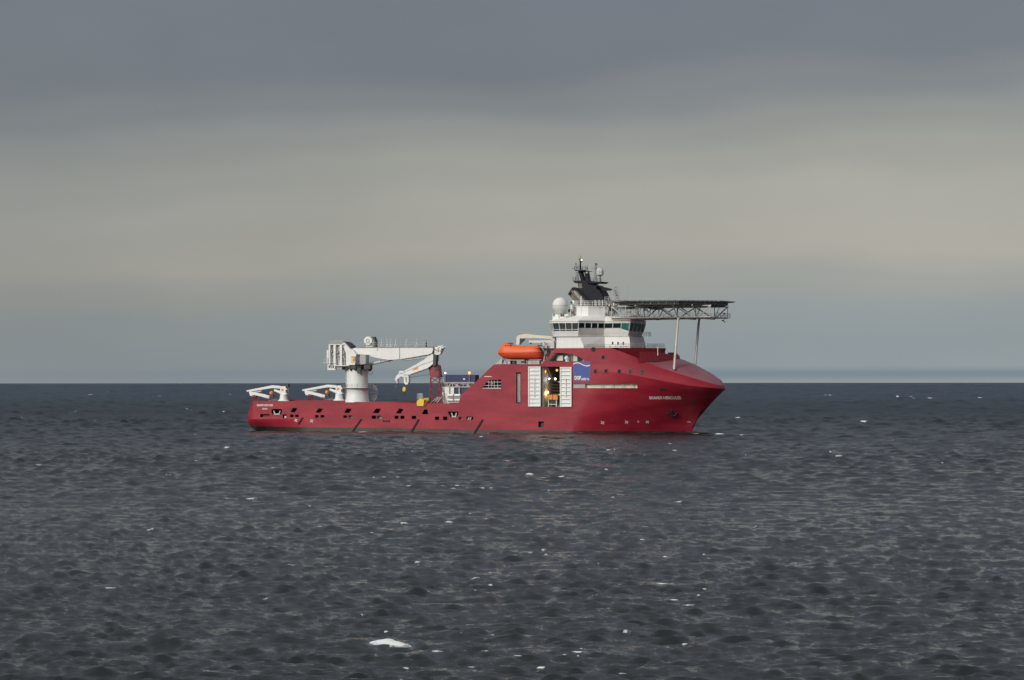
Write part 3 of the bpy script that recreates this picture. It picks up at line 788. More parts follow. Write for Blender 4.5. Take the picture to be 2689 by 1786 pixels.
# gear inside the upper side opening
q = MB(); pbox(q, 1462, 934, 1478, 947.5, -B + 1.2, -B + 2.4); pbox(q, 1501, 931.5, 1516, 948.8, -B + 1.0, -B + 2.4); q.build('deck_locker', M_cream, H)
q = MB(); c_ = P(1488.5, 940.5, -B + 1.2); q.sphere((c_.x, c_.y, c_.z), 0.55, 14, 8); q.tube(c_, c_ - Vector((0, 0, 0.8)), 0.3, 8); q.build('vent_head', M_white, H, smooth=40)
q = MB(); pbox(q, 1497, 929.5, 1499.5, 949.5, -B + 0.3, -B + 0.6); q.tube(P(1446, 948.5, -B + .3), P(1462, 929, -B + .3), 0.10, 6); q.tube(P(1520, 937, -B + .3), P(1521, 950, -B + .3), 0.12, 6)
q.build('frame_bar', M_dark, H)

# hangar: two white ribbed doors slid open, lit interior
def door(x0, x1, y0, y1, ls):
    a = P(x0, y1, -B - 0.32); b = P(x1, y0, -B - 0.32)
    q = MB(); q.box(a.x, b.x, -B - 0.18, -B - 0.04, a.z, b.z)
    D_ = q.build('hangar_door', M_white, H)
    fr = MB(); w_ = 0.22
    fr.box(a.x, a.x + w_, -B - 0.36, -B - 0.18, a.z, b.z); fr.box(b.x - w_, b.x, -B - 0.36, -B - 0.18, a.z, b.z)
    fr.box(a.x + w_, b.x - w_, -B - 0.355, -B - 0.18, b.z - w_, b.z); fr.box(a.x + w_, b.x - w_, -B - 0.355, -B - 0.18, a.z, a.z + w_)
    n = 10
    for i in range(1, n): z = a.z + (b.z - a.z) * i / n; fr.box(a.x + w_, b.x - w_, -B - 0.33, -B - 0.18, z - 0.07, z + 0.07)
    xm = a.x + (b.x - a.x) * ls; z0 = a.z + (b.z - a.z) * 0.24; z1 = a.z + (b.z - a.z) * 0.72
    fr.box(xm - 0.07, xm + 0.07, -B - 0.345, -B - 0.18, z0, z1)
    fr.build('door_rib', M_white, H)
    g_ = MB()
    for i in range(n):
        z = a.z + (b.z - a.z) * (i + 0.86) / n; g_.box(a.x + w_ * 1.1, b.x - w_ * 1.1, -B - 0.215, -B - 0.181, z - 0.05, z + 0.10)
    g_.box(xm + 0.07, xm + 0.17, -B - 0.215, -B - 0.182, z0, z1)
    g_.build('door_shade_strip', M_grey, H)  # grey strips paint the shade below and beside the ribs
    return a, b
door(1387, 1419.3, 962.6, 1067.6, 0.5)
da, db = door(1470.4, 1500.6, 964, 1068.5, 0.5)
q = MB()
for y in (1003, 1037): pbox(q, 1466.5, y - 1.2, 1470.4, y + 1.2, -B - 0.3, -B - 0.1)
q.build('door_latch', M_white, H)
hx0, hx1, hz0, hz1 = hg[0].x, hg[1].x, hg[0].z, hg[2].z
q = MB()
q.box(hx0 + 0.05, hx0 + 0.5, -B + 0.5, -B + 10.9, hz0, hz1 - 0.1)
q.build('bulkhead_frame', M_grey, H)
q = MB()
pbox(q, 1424, 1003, 1440, 1029, -B + 6.5, -B + 7.0); pbox(q, 1443, 1000, 1452, 1040, -B + 8, -B + 8.4); pbox(q, 1425, 1044, 1437, 1062, -B + 4.5, -B + 5.5)
q.build('hangar_machinery', M_grey, H)
q = MB()
for x in (1434, 1436.5): q.tube(P(x, 992, -B + 5), P(x, 1026, -B + 5), 0.06, 6)
q.tube(P(1438, 965, -B + 3), P(1452, 1000, -B + 5), 0.28, 8); q.tube(P(1452, 1000, -B + 5), P(1468, 1003, -B + 5), 0.12, 6)
for i in range(4): q.tube(P(1448, 1010 + 8 * i, -B + 6), P(1468, 1011 + 8 * i, -B + 6), 0.12, 6)
q.build('hangar_pipe', M_inner, H)
for (x, y, m_, r_, e_) in ((1429, 976, M_amber, 0.48, (1, .36, .08, 200)), (1462.6, 972.5, M_amber, 0.26, None), (1442, 995, M_lampw, 0.20, (1, .95, .8, 30)), (1458, 995.3, M_lampw, 0.24, None),
                           (1424.5, 1031, M_lampy, 0.19, None), (1438.3, 1030.5, M_lampy, 0.26, (1, .7, .3, 70))):
    c_ = P(x, y, -B + 1.8); q = MB(); q.sphere(tuple(c_), r_, 10, 8); q.tube(c_, c_ + Vector((0, 0.5, 0.1)), 0.08, 6); q.build('hangar_lamp', m_, H, smooth=60)
    if e_:
        ld = bpy.data.lights.new('hangar_lamp_light', 'POINT'); ld.color = e_[:3]; ld.energy = e_[3]; ld.shadow_soft_size = 0.4
        lo = bpy.data.objects.new('hangar_lamp_light', ld); col.objects.link(lo); lo.parent = ship; lo.location = c_ + Vector((0, 0.6, -0.2))
# amber-lit cabinet under the lamp
q = MB(); pbox(q, 1427, 980, 1437, 990.5, -B + 2.8, -B + 3.4); q.build('lamp_cabinet', M_cream, H)
# underwater vehicle waiting in the hangar
a, b = P(1438.5, 1062, -B + 1.5), P(1464, 1037, -B + 1.5)
rv = thing('underwater_vehicle', 'boxy orange underwater robot with grey frame parked in the open hangar', 'underwater robot', (a.x, -B + 1.5, hz0))
q = MB()
pbox(q, 1439, 1037, 1450.5, 1049.5, -B + 1.3, -B + 3.6); pbox(q, 1452, 1036.5, 1464, 1050, -B + 1.3, -B + 3.6); q.build('float_block', M_ora, rv)
q = MB()
for x in (1440.5, 1461.5):
    for y in (-B + 1.5, -B + 3.3): t_ = P(x, 1050, -B + 1.5); q.box(t_.x - 0.12, t_.x + 0.12, y - 0.1, y + 0.1, hz0, t_.z)
t0, t1 = P(1440.5, 1062, -B + 1.5), P(1461.5, 1062, -B + 1.5)
q.build('frame_post', M_lgrey, rv); q = MB(); q.box(t0.x, t1.x, -B + 1.45, -B + 1.6, t0.z - 0.1, t0.z + 0.1); q.build('skid_frame', M_lgrey, rv)
q = MB(); pbox(q, 1443, 1051, 1459, 1058, -B + 1.8, -B + 3.2); q.build('tool_pack', M_dark, rv)

# walkway recess along the bow side
q = MB(); rows = []
xr = [x for x in xl if x <= XR1 + 1e-6]
for X in xr:
    Zk = zk(X); f_ = 1 if Zk > 11.4 else Zk / 11.4
    z0, z1 = ZR0 * f_, ZR1 * f_
    y0, y1 = hy(X, z0), hy(X, z1)
    rows.append([(X, -y0, z0), (X, -y0 + 0.75, z0), (X, -y1 + 0.75, z1), (X, -y1, z1)])
n = 4; q.add([p for r_ in rows for p in r_], [(i * n + j, i * n + j + 1, (i + 1) * n + j + 1, (i + 1) * n + j) for i in range(len(rows) - 1) for j in range(3)])
for r_ in (rows[0], rows[-1]): q.add(r_, [(0, 1, 2, 3)])
q.build('side_walkway', M_cream, H)
def fixed_y(X, z, off=0.03): return -(hy(X, z) + off)
q = MB()
for x in (1580, 1606, 1633, 1656):
    p0 = P(x, 1019, -11.8); X = p0.x; q.bar((X, fixed_y(X, ZR0, -0.10), ZR0), (X, fixed_y(X, ZR1, -0.10), ZR1), 0.12, 0.12)
q.build('walkway_stanchion', M_grey, H)
# grey panel standing in for the shade at the walkway's after end
q = MB(); X0, X1 = XA + 0.1, P(1536, 1014, -B).x; q.box(X0, X1, -B + 0.12, -B + 0.2, ZR0 + 0.02, ZR1 - 0.02); q.build('walkway_shade_panel', M_grey, H)

# rubbing bars set aslant on the side
for (x0, y0, x1, y1) in ((783.8, 1113.4, 795.3, 1096), (921.5, 1139, 949.3, 1100), (1077.5, 1140, 1099.8, 1101), (1244, 1141, 1267.8, 1102)):
    a, b = P(x0, y0, -B), P(x1, y1, -B); d = Vector((0.21, 0, 0))
    q = MB(); q.prism([a - d, a + d, b + d, b - d], -B - 0.16, -B + 0.01); q.build('fender_bar', M_rub, H)
q = MB()
for x in (1007.5, 1014.5, 1021.5):
    c_ = P(x, 1106, -B); q.ylathe(c_.x, c_.z, [(0.26, -B - 0.03), (0.26, -B + 0.01)], 12)
q.build('sea_chest_grating', M_rub, H)

# portholes with rims
for (x, y) in ((1583.8, 938.6), (1563, 975), (1591.4, 974.6), (1626, 975.5), (1655, 974.8), (1685.7, 976.4)):
    X = 90.0
    for _ in range(40):
        p0 = P(x, y, -11.8); X = P(x, y, -hy(X, p0.z)).x
    z = P(x, y, -hy(X, 12)).z
    def pt_(dx, dz, off): return (X + dx, fixed_y(X + dx, z + dz, off), z + dz)
    rim, gl = [], []
    shp = [(-.34, -.26), (-.26, -.40), (.26, -.40), (.34, -.26), (.34, .26), (.26, .40), (-.26, .40), (-.34, .26)]
    q = MB(); q.add([pt_(a * 1.0, b * 1.0, 0.05) for a, b in shp] + [pt_(a * 1.35, b * 1.3, 0.045) for a, b in shp] + [pt_(a * 1.4, b * 1.35, -0.02) for a, b in shp],
                    [(i, (i + 1) % 8, 8 + (i + 1) % 8, 8 + i) for i in range(8)] + [(8 + i, 8 + (i + 1) % 8, 16 + (i + 1) % 8, 16 + i) for i in range(8)])
    q.build('porthole_rim', M_dred, H)
    q = MB(); q.add([pt_(a * 1.02, b * 1.02, 0.025) for a, b in shp], [tuple(range(8))]); q.build('porthole', M_glass, H)

# lettering and marks
def text_mesh(body, size, bold=0.0, shear=0.0):
    cu = bpy.data.curves.new('t', 'FONT'); cu.body = body; cu.size = size; cu.offset = bold; cu.shear = shear
    o = bpy.data.objects.new('t', cu); col.objects.link(o)
    dg = bpy.context.evaluated_depsgraph_get(); me = bpy.data.meshes.new_from_object(o.evaluated_get(dg))
    vs = [v.co.copy() for v in me.vertices]; fs = [tuple(p.vertices) for p in me.polygons]
    bpy.data.objects.remove(o); bpy.data.curves.remove(cu); bpy.data.meshes.remove(me)
    x0 = min(v.x for v in vs); x1 = max(v.x for v in vs); y0 = min(v.y for v in vs); y1 = max(v.y for v in vs)
    return [((v.x - x0) / (x1 - x0), (v.y - y0) / (y1 - y0)) for v in vs], fs
def lettering(name, body, x0, y0, x1, y1, off=0.03, m=None, curved=False, bold=0.02, Y=-B):
    uv, fs = text_mesh(body, 1.0, bold)
    if curved:
        X0, X1 = curved; a = P(x0, y1, -8); z0 = P(x0, y1, -9).z; z1 = P(x0, y0, -9).z
        vs = [(X0 + (X1 - X0) * u, fixed_y(X0 + (X1 - X0) * u, z0 + (z1 - z0) * v, off), z0 + (z1 - z0) * v) for u, v in uv]
    else:
        a, b = P(x0, y1, Y - off), P(x1, y0, Y - off)
        vs = [(a.x + (b.x - a.x) * u, Y - off, a.z + (b.z - a.z) * v) for u, v in uv]
    q = MB(); q.add(vs, fs); return q.build(name, m or M_letter, H)
lettering('ship_name', 'SKANDI HERCULES', 674.5, 1061, 716.5, 1066.2, bold=0.03)
lettering('home_port_name', 'BERGEN', 689, 1071.6, 701.7, 1075.2, bold=0.03)
def xfor(px, z):
    X = 95.0
    for _ in range(60): X = 0.5 * X + 0.5 * P(px, 0, -hy(X, z)).x
    return X
lettering('ship_name', 'SKANDI HERCULES', 1704.5, 1041.3, 1788, 1049.2, curved=(xfor(1704.5, 8.0), xfor(1788, 8.0)), bold=0.03)
# signboard painted on the side
def plate(name, x0, y0, x1, y1, m, off):
    a, b = P(x0, y1, -B), P(x1, y0, -B); n = 8; q = MB()
    vs = []
    for i in range(n + 1):
        X = a.x + (b.x - a.x) * i / n
        for z in (a.z, (a.z + b.z) / 2, b.z): vs.append((X, fixed_y(X, z, off) if X > 80 else -B - off, z))
    q.add(vs, [(i * 3 + j, i * 3 + j + 1, (i + 1) * 3 + j + 1, (i + 1) * 3 + j) for i in range(n) for j in range(2)]); return q.build(name, m, H)
plate('sign_border', 1504.6, 949, 1550.6, 1002.5, M_logo2, 0.02)
plate('sign_field', 1507.8, 958, 1548.2, 992, M_logo, 0.035)
q = MB(); w0, w1 = [], []
for i in range(25):
    t_ = i / 24; px = 1505.5 + 44 * t_; py = 956.0 - 3.4 * math.sin(t_ * 2 * math.pi * 0.95 + 0.0) + 2.2 * t_
    a = P(px, py + 1.3, -B); b = P(px, py - 1.3, -B); w0.append((a.x, fixed_y(a.x, a.z, 0.05) if a.x > 80 else -B - 0.05, a.z)); w1.append((b.x, fixed_y(b.x, b.z, 0.05) if b.x > 80 else -B - 0.05, b.z))
q.add(w0 + w1, [(i, i + 1, 25 + i + 1, 25 + i) for i in range(24)]); q.build('sign_wave', M_letter, H)
lettering('sign_letters', 'DOF', 1508.7, 987.4, 1525.2, 997.6, off=0.055, bold=0.06)
lettering('sign_letters', 'subsea', 1526.4, 990.8, 1546.5, 998.8, off=0.055, bold=0.03)
q = MB(); pbox(q, 1272, 988, 1291, 989.6, -B - 0.03, -B + 0.01); q.build('side_mark', M_letter, H)
def thruster_mark(px, py, r_):                              # a small white screw in a ring of blades
    q = MB()
    z = P(px, py, -11).z; X = xfor(px, z) if px > 1500 else P(px, py, -B).x
    def pp(dx, dz): return (X + dx, fixed_y(X + dx, z + dz, 0.03) if X > 80 else -B - 0.03, z + dz)
    for k_ in range(4):
        a_ = k_ * math.pi / 2 + 0.3
        c0 = (math.cos(a_), math.sin(a_)); c1 = (math.cos(a_ + 0.9), math.sin(a_ + 0.9))
        q.add([pp(0, 0), pp(c0[0] * r_, c0[1] * r_), pp((c0[0] + c1[0]) * r_ * .55, (c0[1] + c1[1]) * r_ * .55), pp(c1[0] * r_ * 0.5, c1[1] * r_ * 0.5)], [(0, 1, 2, 3)])
    q.build('thruster_mark', M_letter, H)
for (x, y, r_) in ((777, 1103.5, .40), (818.4, 1104.8, .44), (1582.4, 1110.6, .42), (1645.4, 1109.3, .40), (1676, 1108, .24), (1700, 1109.3, .38), (1809.6, 1108, .40)): thruster_mark(x, y, r_)
# anchor in its pocket, hawse recess
z = P(1767, 1087, -5).z; X = xfor(1767, z)
q = MB(); vs = []
for i in range(7):
    for j in range(4):
        X_ = X - 1.15 + 2.3 * i / 6; z_ = z - 0.85 + 1.8 * j / 3; vs.append((X_, fixed_y(X_, z_, 0.03), z_))
q.add(vs, [(i * 4 + j, i * 4 + j + 1, (i + 1) * 4 + j + 1, (i + 1) * 4 + j) for i in range(6) for j in range(3)]); q.build('anchor_pocket', M_dred, H)
q = MB()
def sp_(dx, dz, off=0.22): return Vector((X + dx, fixed_y(X + dx, z + dz, off), z + dz))
q.bar(sp_(-0.1, -0.5), sp_(-0.1, 0.75), 0.22, 0.22); q.path([sp_(-0.95, 0.15), sp_(-0.6, -0.35), sp_(-0.1, -0.55), sp_(0.45, -0.35), sp_(0.85, 0.15)], 0.17, 8)
q.build('anchor', mat('rusty_dark_anchor', (0.05, 0.022, 0.024), 0.7), H, smooth=40)
z = P(1741, 1023.5, -8).z; X = xfor(1741, z)
q = MB(); q.add([(X + 0.75 * math.cos(t_), fixed_y(X + 0.75 * math.cos(t_), z + 0.32 * math.sin(t_), 0.03), z + 0.32 * math.sin(t_)) for t_ in (2 * math.pi * i / 14 for i in range(14))], [tuple(range(14))])
q.build('hawse_hole', M_black, H)
q = MB(); c_ = P(1558, 916.5, -B); q.ylathe(c_.x, c_.z - 0.1, [(0.5, -B - 0.05), (0.5, -B + 0.2)], 14); q.build('chock', M_black, H)

# breakwater and house front on the foredeck
q = MB(); n = 24; lo, hi, hi2 = [], [], []
for i in range(n + 1):
    t_ = -1 + 2 * i / n; yb = 10.6 * t_; xb = 100.6 - 6.0 * abs(t_) ** 1.35
    lo.append((xb, yb, 15.9)); hi.append((xb - 0.05, yb, 16.75 + 1.25 * min(1, abs(t_) * 1.7))); hi2.append((xb - 0.35, yb, hi[-1][2]))
q.add(lo + hi + hi2, [(i, i + 1, n + 1 + i + 1, n + 1 + i) for i in range(n)] + [(n + 1 + i, n + 2 + i, 2 * n + 3 + i, 2 * n + 2 + i) for i in range(n)])
q.build('breakwater', M_redp, ship)
q = MB(); lo, hi = [], []
for i in range(n + 1):
    t_ = -1 + 2 * i / n; yb = 11.0 * t_; xb = 97.1 - 7.4 * abs(t_) ** 1.15
    lo.append((xb - 0.25, yb, 16.0)); hi.append((xb + 0.25, yb, 18.88))
back = [(86, 11.3, 18.88), (86, -11.3, 18.88)]
q.add(lo + hi, [(i, i + 1, n + 1 + i + 1, n + 1 + i) for i in range(n)])
q.add(hi + back, [tuple(range(n + 3))])
q.build('foredeck_house', M_redp, ship)
q = MB(); q.rail([(97.1 - 7.4 * abs(t_) ** 1.15 - 0.1, 11.0 * t_, 18.88) for t_ in (-1 + i / 8 for i in range(17))], 0.95, 1.4); q.build('foredeck_rail', M_lgrey, ship, kind=None)

# ================================================================== superstructure
def offs(poly, d):                                          # push a closed plan outline outwards by d
    n = len(poly); out_ = []
    ar = sum(poly[i][0] * poly[(i + 1) % n][1] - poly[(i + 1) % n][0] * poly[i][1] for i in range(n))
    sg = 1 if ar > 0 else -1
    for i in range(n):
        p0, p1, p2 = (Vector(poly[(i + k_) % n]) for k_ in (-1, 0, 1))
        e1 = (p1 - p0).normalized(); e2 = (p2 - p1).normalized()
        n1 = Vector((e1.y, -e1.x)) * sg; n2 = Vector((e2.y, -e2.x)) * sg
        m_ = (n1 + n2).normalized(); k2 = d / max(0.35, m_.dot(n1)); out_.append(tuple(p1 + m_ * k2))
    return out_
def rings_mb(q, rings_, cap=(True, True)):                  # stack of (plan, z)
    n = len(rings_[0][0]); v = [(p[0], p[1], z) for pl, z in rings_ for p in pl]
    f = [(k_ * n + i, k_ * n + (i + 1) % n, (k_ + 1) * n + (i + 1) % n, (k_ + 1) * n + i) for k_ in range(len(rings_) - 1) for i in range(n)]
    q.add(v, f)
    for c_, (pl, z) in zip(cap, (rings_[0], rings_[-1])):
        if c_:
            tri = tessellate_polygon([[Vector((p[0], p[1], 0)) for p in pl]]); q.add([(p[0], p[1], z) for p in pl], [tuple(t_) for t_ in tri])
    return q
ZD = 18.86
star = [(73.9, -9.2), (75.2, -11.45), (80.75, -11.45), (84.85, -5.75), (90.35, -5.15)]
bridge_plan = star + [(x, -y) for x, y in reversed(star)]          # closed, starboard then port
lowp = [(75.75, -11.3), (81.0, -11.3), (85.0, -5.8), (90.5, -5.2)]
lower_plan = lowp + [(x, -y) for x, y in reversed(lowp)]
q = MB()
wide = [(75.6, -11.35), (82.0, -11.35), (85.2, -6.4), (90.95, -5.7)]; wide = wide + [(x, -y) for x, y in reversed(wide)]
rings_mb(q, [(wide, ZD), (wide, ZD + 0.35), (lower_plan, 21.45)])
S_ = q.build('superstructure', M_white, ship)
q = MB(); led = offs(bridge_plan, -0.05); rings_mb(q, [(offs(led, 0.02), 21.30), (offs(led, 0.22), 21.38), (offs(led, 0.22), 21.55), (offs(led, 0.0), 21.62)])
q.build('deck_ledge', M_lgrey, S_)
q = MB(); pf = offs(bridge_plan, 0.03); rings_mb(q, [(offs(bridge_plan, -0.25), 21.60), (pf, 22.3)], (True, False)); q.build('bridge_skirt', M_white, S_)
# window band
ZT = 24.42
nseg = len(bridge_plan)
panes_n = [2, 4, 4, 3, 4, 3, 4, 4, 2, 8]
zbot = [22.65, 22.62, 23.28, 23.30, 22.60, 23.3, 23.28, 22.62, 22.65, 22.7]
def wallp(i, t_, z, o=0.0):                                 # point on the leaning window wall
    lean = 0.03 + (z - 22.3) * 0.22
    pl = offs(bridge_plan, lean + o); a = Vector(pl[i]); b = Vector(pl[(i + 1) % nseg]); p = a.lerp(b, t_); return Vector((p.x, p.y, z))
wq = MB(); mq = MB()
for i in range(nseg):
    zb = zbot[i]
    if i == 3: zbs = lambda t_: 23.30 if t_ < 0.62 else 23.30 - (t_ - 0.62) / 0.38 * 0.7
    else: zbs = lambda t_, zb=zb: zb
    ts = [0, 0.62, 1.0] if i == 3 else [0, 1.0]
    for ta, tb in zip(ts[:-1], ts[1:]):
        wq.add([wallp(i, ta, 22.3), wallp(i, tb, 22.3), wallp(i, tb, zbs(tb)), wallp(i, ta, zbs(ta))], [(0, 1, 2, 3)])
    wq.add([wallp(i, 0, ZT), wallp(i, 1, ZT), wallp(i, 1, 24.75), wallp(i, 0, 24.75)], [(0, 1, 2, 3)])
    n = panes_n[i]
    for k_ in range(n):
        t0, t1 = k_ / n, (k_ + 1) / n
        g_ = MB(); pts = [wallp(i, t0, zbs(t0), -0.12)] + ([wallp(i, 0.62, zbs(0.62), -0.12)] if i == 3 and t0 < 0.62 < t1 else []) + [wallp(i, t1, zbs(t1), -0.12), wallp(i, t1, ZT, -0.12), wallp(i, t0, ZT, -0.12)]
        g_.add(pts, [tuple(range(len(pts)))])
        teal = (i == 4 and k_ in (1, 2, 3)) or (i == 3 and k_ == 2) 
        g_.build('window', M_teal if teal else M_glass, S_, label='teal tinted window' if teal else None)
    for k_ in range(n + 1):
        t_ = k_ / n; w_ = 0.26 if k_ in (0, n) else 0.17
        mq.bar(wallp(i, t_, zbs(t_) - 0.03, 0.0), wallp(i, t_, ZT + 0.03, 0.0), w_, w_ * 0.7)
    mq.bar(wallp(i, 0, ZT, -0.02), wallp(i, 1, ZT, -0.02), 0.10, 0.10)
wq.build('bridge_wall', M_white, S_); mq.build('window_mullion', M_white, S_)
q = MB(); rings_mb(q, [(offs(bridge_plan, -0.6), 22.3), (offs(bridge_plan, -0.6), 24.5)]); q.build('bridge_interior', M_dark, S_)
# handrail line and lower rail inside wing windows
q = MB()
for i in (0, 1): q.tube(wallp(i, 0, 22.95, 0.06), wallp(i, 1, 22.95, 0.06), 0.06, 6)
q.build('wing_handrail', M_white, S_)
# roof: fascia, then plating sloping up to the house above
fas = offs(bridge_plan, 0.62)
inner = [(76.6, -8.0), (78.0, -8.9), (81.3, -8.9), (84.9, -4.6), (89.9, -4.3)]; inner = inner + [(x, -y) for x, y in reversed(inner)]
q = MB(); rings_mb(q, [(offs(bridge_plan, 0.45), 24.68), (fas, 24.80), (fas, 24.98), (inner, 25.95)], (True, True)); q.build('bridge_roof', M_white, S_)
# front visor over the forward windows
q = MB(); q.plan([(88.5, -5.6), (91.2, -5.2), (91.4, 5.2), (88.5, 5.6)], 25.98, 26.12); q.build('front_platform', M_white, S_)
# three small windows low on the side
for x in (1611, 1624.5, 1638):
    a = P(x - 2.0, 905.5, -5.4); b = P(x + 2.0, 898, -5.4)
    ya = lambda z, X=a.x + 0.2: -((5.8 - (X - 85) / 5.5 * 0.6) * (1 - (21.45 - z) / 2.24) + (6.4 - (X - 85.2) / 5.75 * 0.7) * (21.45 - z) / 2.24 + 0.04)
    q = MB(); q.add([(a.x, ya(a.z), a.z), (b.x, ya(a.z), a.z), (b.x, ya(b.z), b.z), (a.x, ya(b.z), b.z)], [(0, 1, 2, 3)]); q.build('small_window', M_glass, S_)
# upper house
a, b = P(1503, 827, -6.5), P(1584.5, 804, -6.5)
hp = [(a.x, -6.0), (a.x + 1.2, -6.9), (b.x - 3.4, -6.9), (b.x - 0.2, -4.6), (b.x - 0.2, 4.6), (b.x - 3.4, 6.9), (a.x + 1.2, 6.9), (a.x, 6.0)]
q = MB(); rings_mb(q, [(hp, 25.6), (hp, 28.0), (offs(hp, 0.15), 28.05), (offs(hp, 0.15), 28.2)]); q.build('upper_house', M_white, S_)
q = MB(); q.rail([(p[0], p[1], 28.2) for p in hp + hp[:1]], 1.1, 1.0, 0.045, 3)
for x in (1563.5, 1574, 1583): t_ = P(x, 803, -6.7); q.tube((t_.x, -6.8, 28.2), (t_.x, -6.8, 29.5), 0.10, 6)
q.build('upper_rail', M_white, S_)
t_ = P(1526.5, 803, -6.8); q = MB(); q.tube((t_.x, -6.85, 25.9), (t_.x, -6.85, 30.4), 0.13, 8); q.build('white_post', M_white, S_)
# rail round the bridge roof
q = MB(); q.rail([(91.2, 0, 21.5), (92.3, 3.5, 21.5), (92.3, 5.0, 21.5)], 1.0, 0.9); q.rail([(82, -11.35, ZD), (85.2, -6.4, ZD), (91.2, -6, ZD), (91.8, 0, ZD)], 0.8, 1.2, 0.028, 2); q.build('side_rail', M_lgrey, S_)
# radome on its pedestal
c_ = P(1471.5, 802.6, -8.6); q = MB()
q.sphere((c_.x, c_.y, c_.z), 1.80, 28, 18); D_ = q.build('radome', mat('radome_white', (0.66, 0.65, 0.62), 0.5, vary=0.03), S_, smooth=60)
q = MB(); q.lathe(c_.x, c_.y, [(1.812, c_.z - 0.06), (1.83, c_.z - 0.03), (1.83, c_.z + 0.03), (1.812, c_.z + 0.06)], 28); q.build('radome_seam', M_lgrey, S_)
q = MB(); q.lathe(c_.x, c_.y, [(0.9, 25.9), (0.85, c_.z - 2.2), (1.35, c_.z - 1.7), (1.45, c_.z - 1.15)], 20); q.build('radome_pedestal', M_lgrey, S_, smooth=40)
# machinery house abaft, below the radome
q = MB(); a = P(1455.5, 848, -8.5); b = P(1497, 824, -8.5); q.box(a.x, b.x, -9.6, -7.0, 24.9, b.z - 0.1)
q.box(a.x + 0.4, a.x + 1.5, -9.9, -9.6, 25.0, 26.2); q.build('roof_cabinet', M_white, S_)
q = MB()
for x in (1454.5, 1473, 1478.5): pbox(q, x - 1.5, 825, x + 1.5, 831, -9.9, -9.65)
q.build('roof_lamp_box', M_dark, S_)
q = MB(); pbox(q, 1483.5, 829, 1499, 842, -10.0, -9.7); q.build('number_board', M_lgrey, S_)
sb = H; H_ = H
def lettering_on(parent, name, body, x0, y0, x1, y1, Y, m):
    uv, fs = text_mesh(body, 1.0, 0.01); a, b = P(x0, y1, Y), P(x1, y0, Y); q = MB()
    q.add([(a.x + (b.x - a.x) * u, Y, a.z + (b.z - a.z) * v) for u, v in uv], fs); return q.build(name, m, parent)
lettering_on(S_, 'board_number', '07', 1486.5, 831, 1496, 837, -10.03, M_dark)
q = MB(); pbox(q, 1485, 840.6, 1499, 842, -10.06, -10.0); q.build('board_edge', M_dark, S_)
# white box on a post, red lifebuoy case, searchlight
q = MB(); t_ = P(1498.5, 823, -7.6); q.tube((t_.x, -7.6, 25.9), (t_.x, -7.6, 27.4), 0.16, 8); pbox(q, 1494.8, 801.5, 1503, 812, -8.0, -7.2); q.build('sensor_box', M_white, S_)
q = MB(); pbox(q, 1500.3, 818, 1506.5, 824.5, -7.4, -7.0); q.build('lifebuoy_case', M_dred, S_)
q = MB(); pbox(q, 1492, 812, 1495.5, 820, -7.6, -7.2); pbox(q, 1498, 792.5, 1501, 797, -6.6, -6.2); q.build('searchlight', M_dark, S_)
q = MB(); pbox(q, 1503, 789, 1508, 800, -6.2, -5.7); q.tube(P(1505.5, 800, -6), P(1505.5, 804, -6), 0.2, 8); q.build('compass_binnacle', M_white, S_)
# clutter ahead of the upper house, under the gangway
q = MB()
for (x0, y0, x1, y1, Y) in ((1586, 806, 1598, 822, -4.5), (1600, 818, 1611, 824, -4.2), (1640, 826, 1650, 834, -3.5), (1652, 822, 1657, 834, -3)): pbox(q, x0, y0, x1, y1, Y, Y + 1.0)
q.build('roof_locker', M_grey, S_)
q = MB()
for x in (1594, 1599.5, 1604, 1641, 1646, 1652, 1657): q.tube(P(x, 836, -4.6), P(x + 2, 818, -4.6), 0.09, 5)
q.path([P(1629, 811, -4.6), P(1629.3, 825, -4.6), P(1627, 828.5, -4.6), P(1611, 828.5, -4.6)], 0.11, 6)
q.path([P(1640, 834, -4.2), P(1644, 820, -4.2), P(1655, 820, -4.2), P(1664, 832, -4.2)], 0.10, 6)
q.build('pipe_frame', M_grey, S_)
q = MB(); q.rail([P(1586, 835.5, -4.7), P(1690, 838, -4.9)], 0.9, 0.8, 0.035, 2); q.build('roof_rail', M_alu, S_)

# ---------------------------------------------------------------- funnel and mast
q = MB()
blk = [(1550, 805), (1590, 805), (1586.5, 789), (1575, 764), (1566, 757.5), (1565, 750), (1545.5, 746), (1543.5, 737), (1517, 737), (1519, 757), (1508, 757.5), (1528, 772), (1546, 790)]
q.prism(PL(blk, -2.6), -2.6, 2.6); F_ = q.build('funnel', M_navy, ship)
q = MB(); q.prism(PL([(1491.6, 773), (1503.5, 755.4), (1510, 755.4), (1556, 800), (1556, 806), (1528, 806), (1512, 797), (1499, 781)], -3.0), -3.0, 3.0); q.build('exhaust_casing', M_exh, F_)
q = MB()
q.prism(PL([(1502.5, 754.6), (1511.5, 754.6), (1557, 799), (1552, 802)], -3.3), -3.3, -3.02)
q.prism(PL([(1491, 773), (1503, 754.6), (1507, 757), (1496, 774.5)], -3.3), -3.3, -3.02)
q.build('casing_edge', M_navy, F_)
for k_ in range(3):                                         # exhaust pipes laid aslant
    q = MB(); a, b = P(1502 + 6 * k_, 764 + 1 * k_, -3.25), P(1524 + 7 * k_, 792 + 1.5 * k_, -3.25); q.tube(a, b, 0.30 - 0.04 * k_, 10); q.build('exhaust_pipe', M_exh if k_ != 1 else M_grey, F_, smooth=40)
q = MB(); q.prism(PL([(1519.5, 744.5), (1528, 744.5), (1530, 757), (1520, 757)], -2.75), -2.75, -2.62); q.build('vent_panel', M_exh, F_)
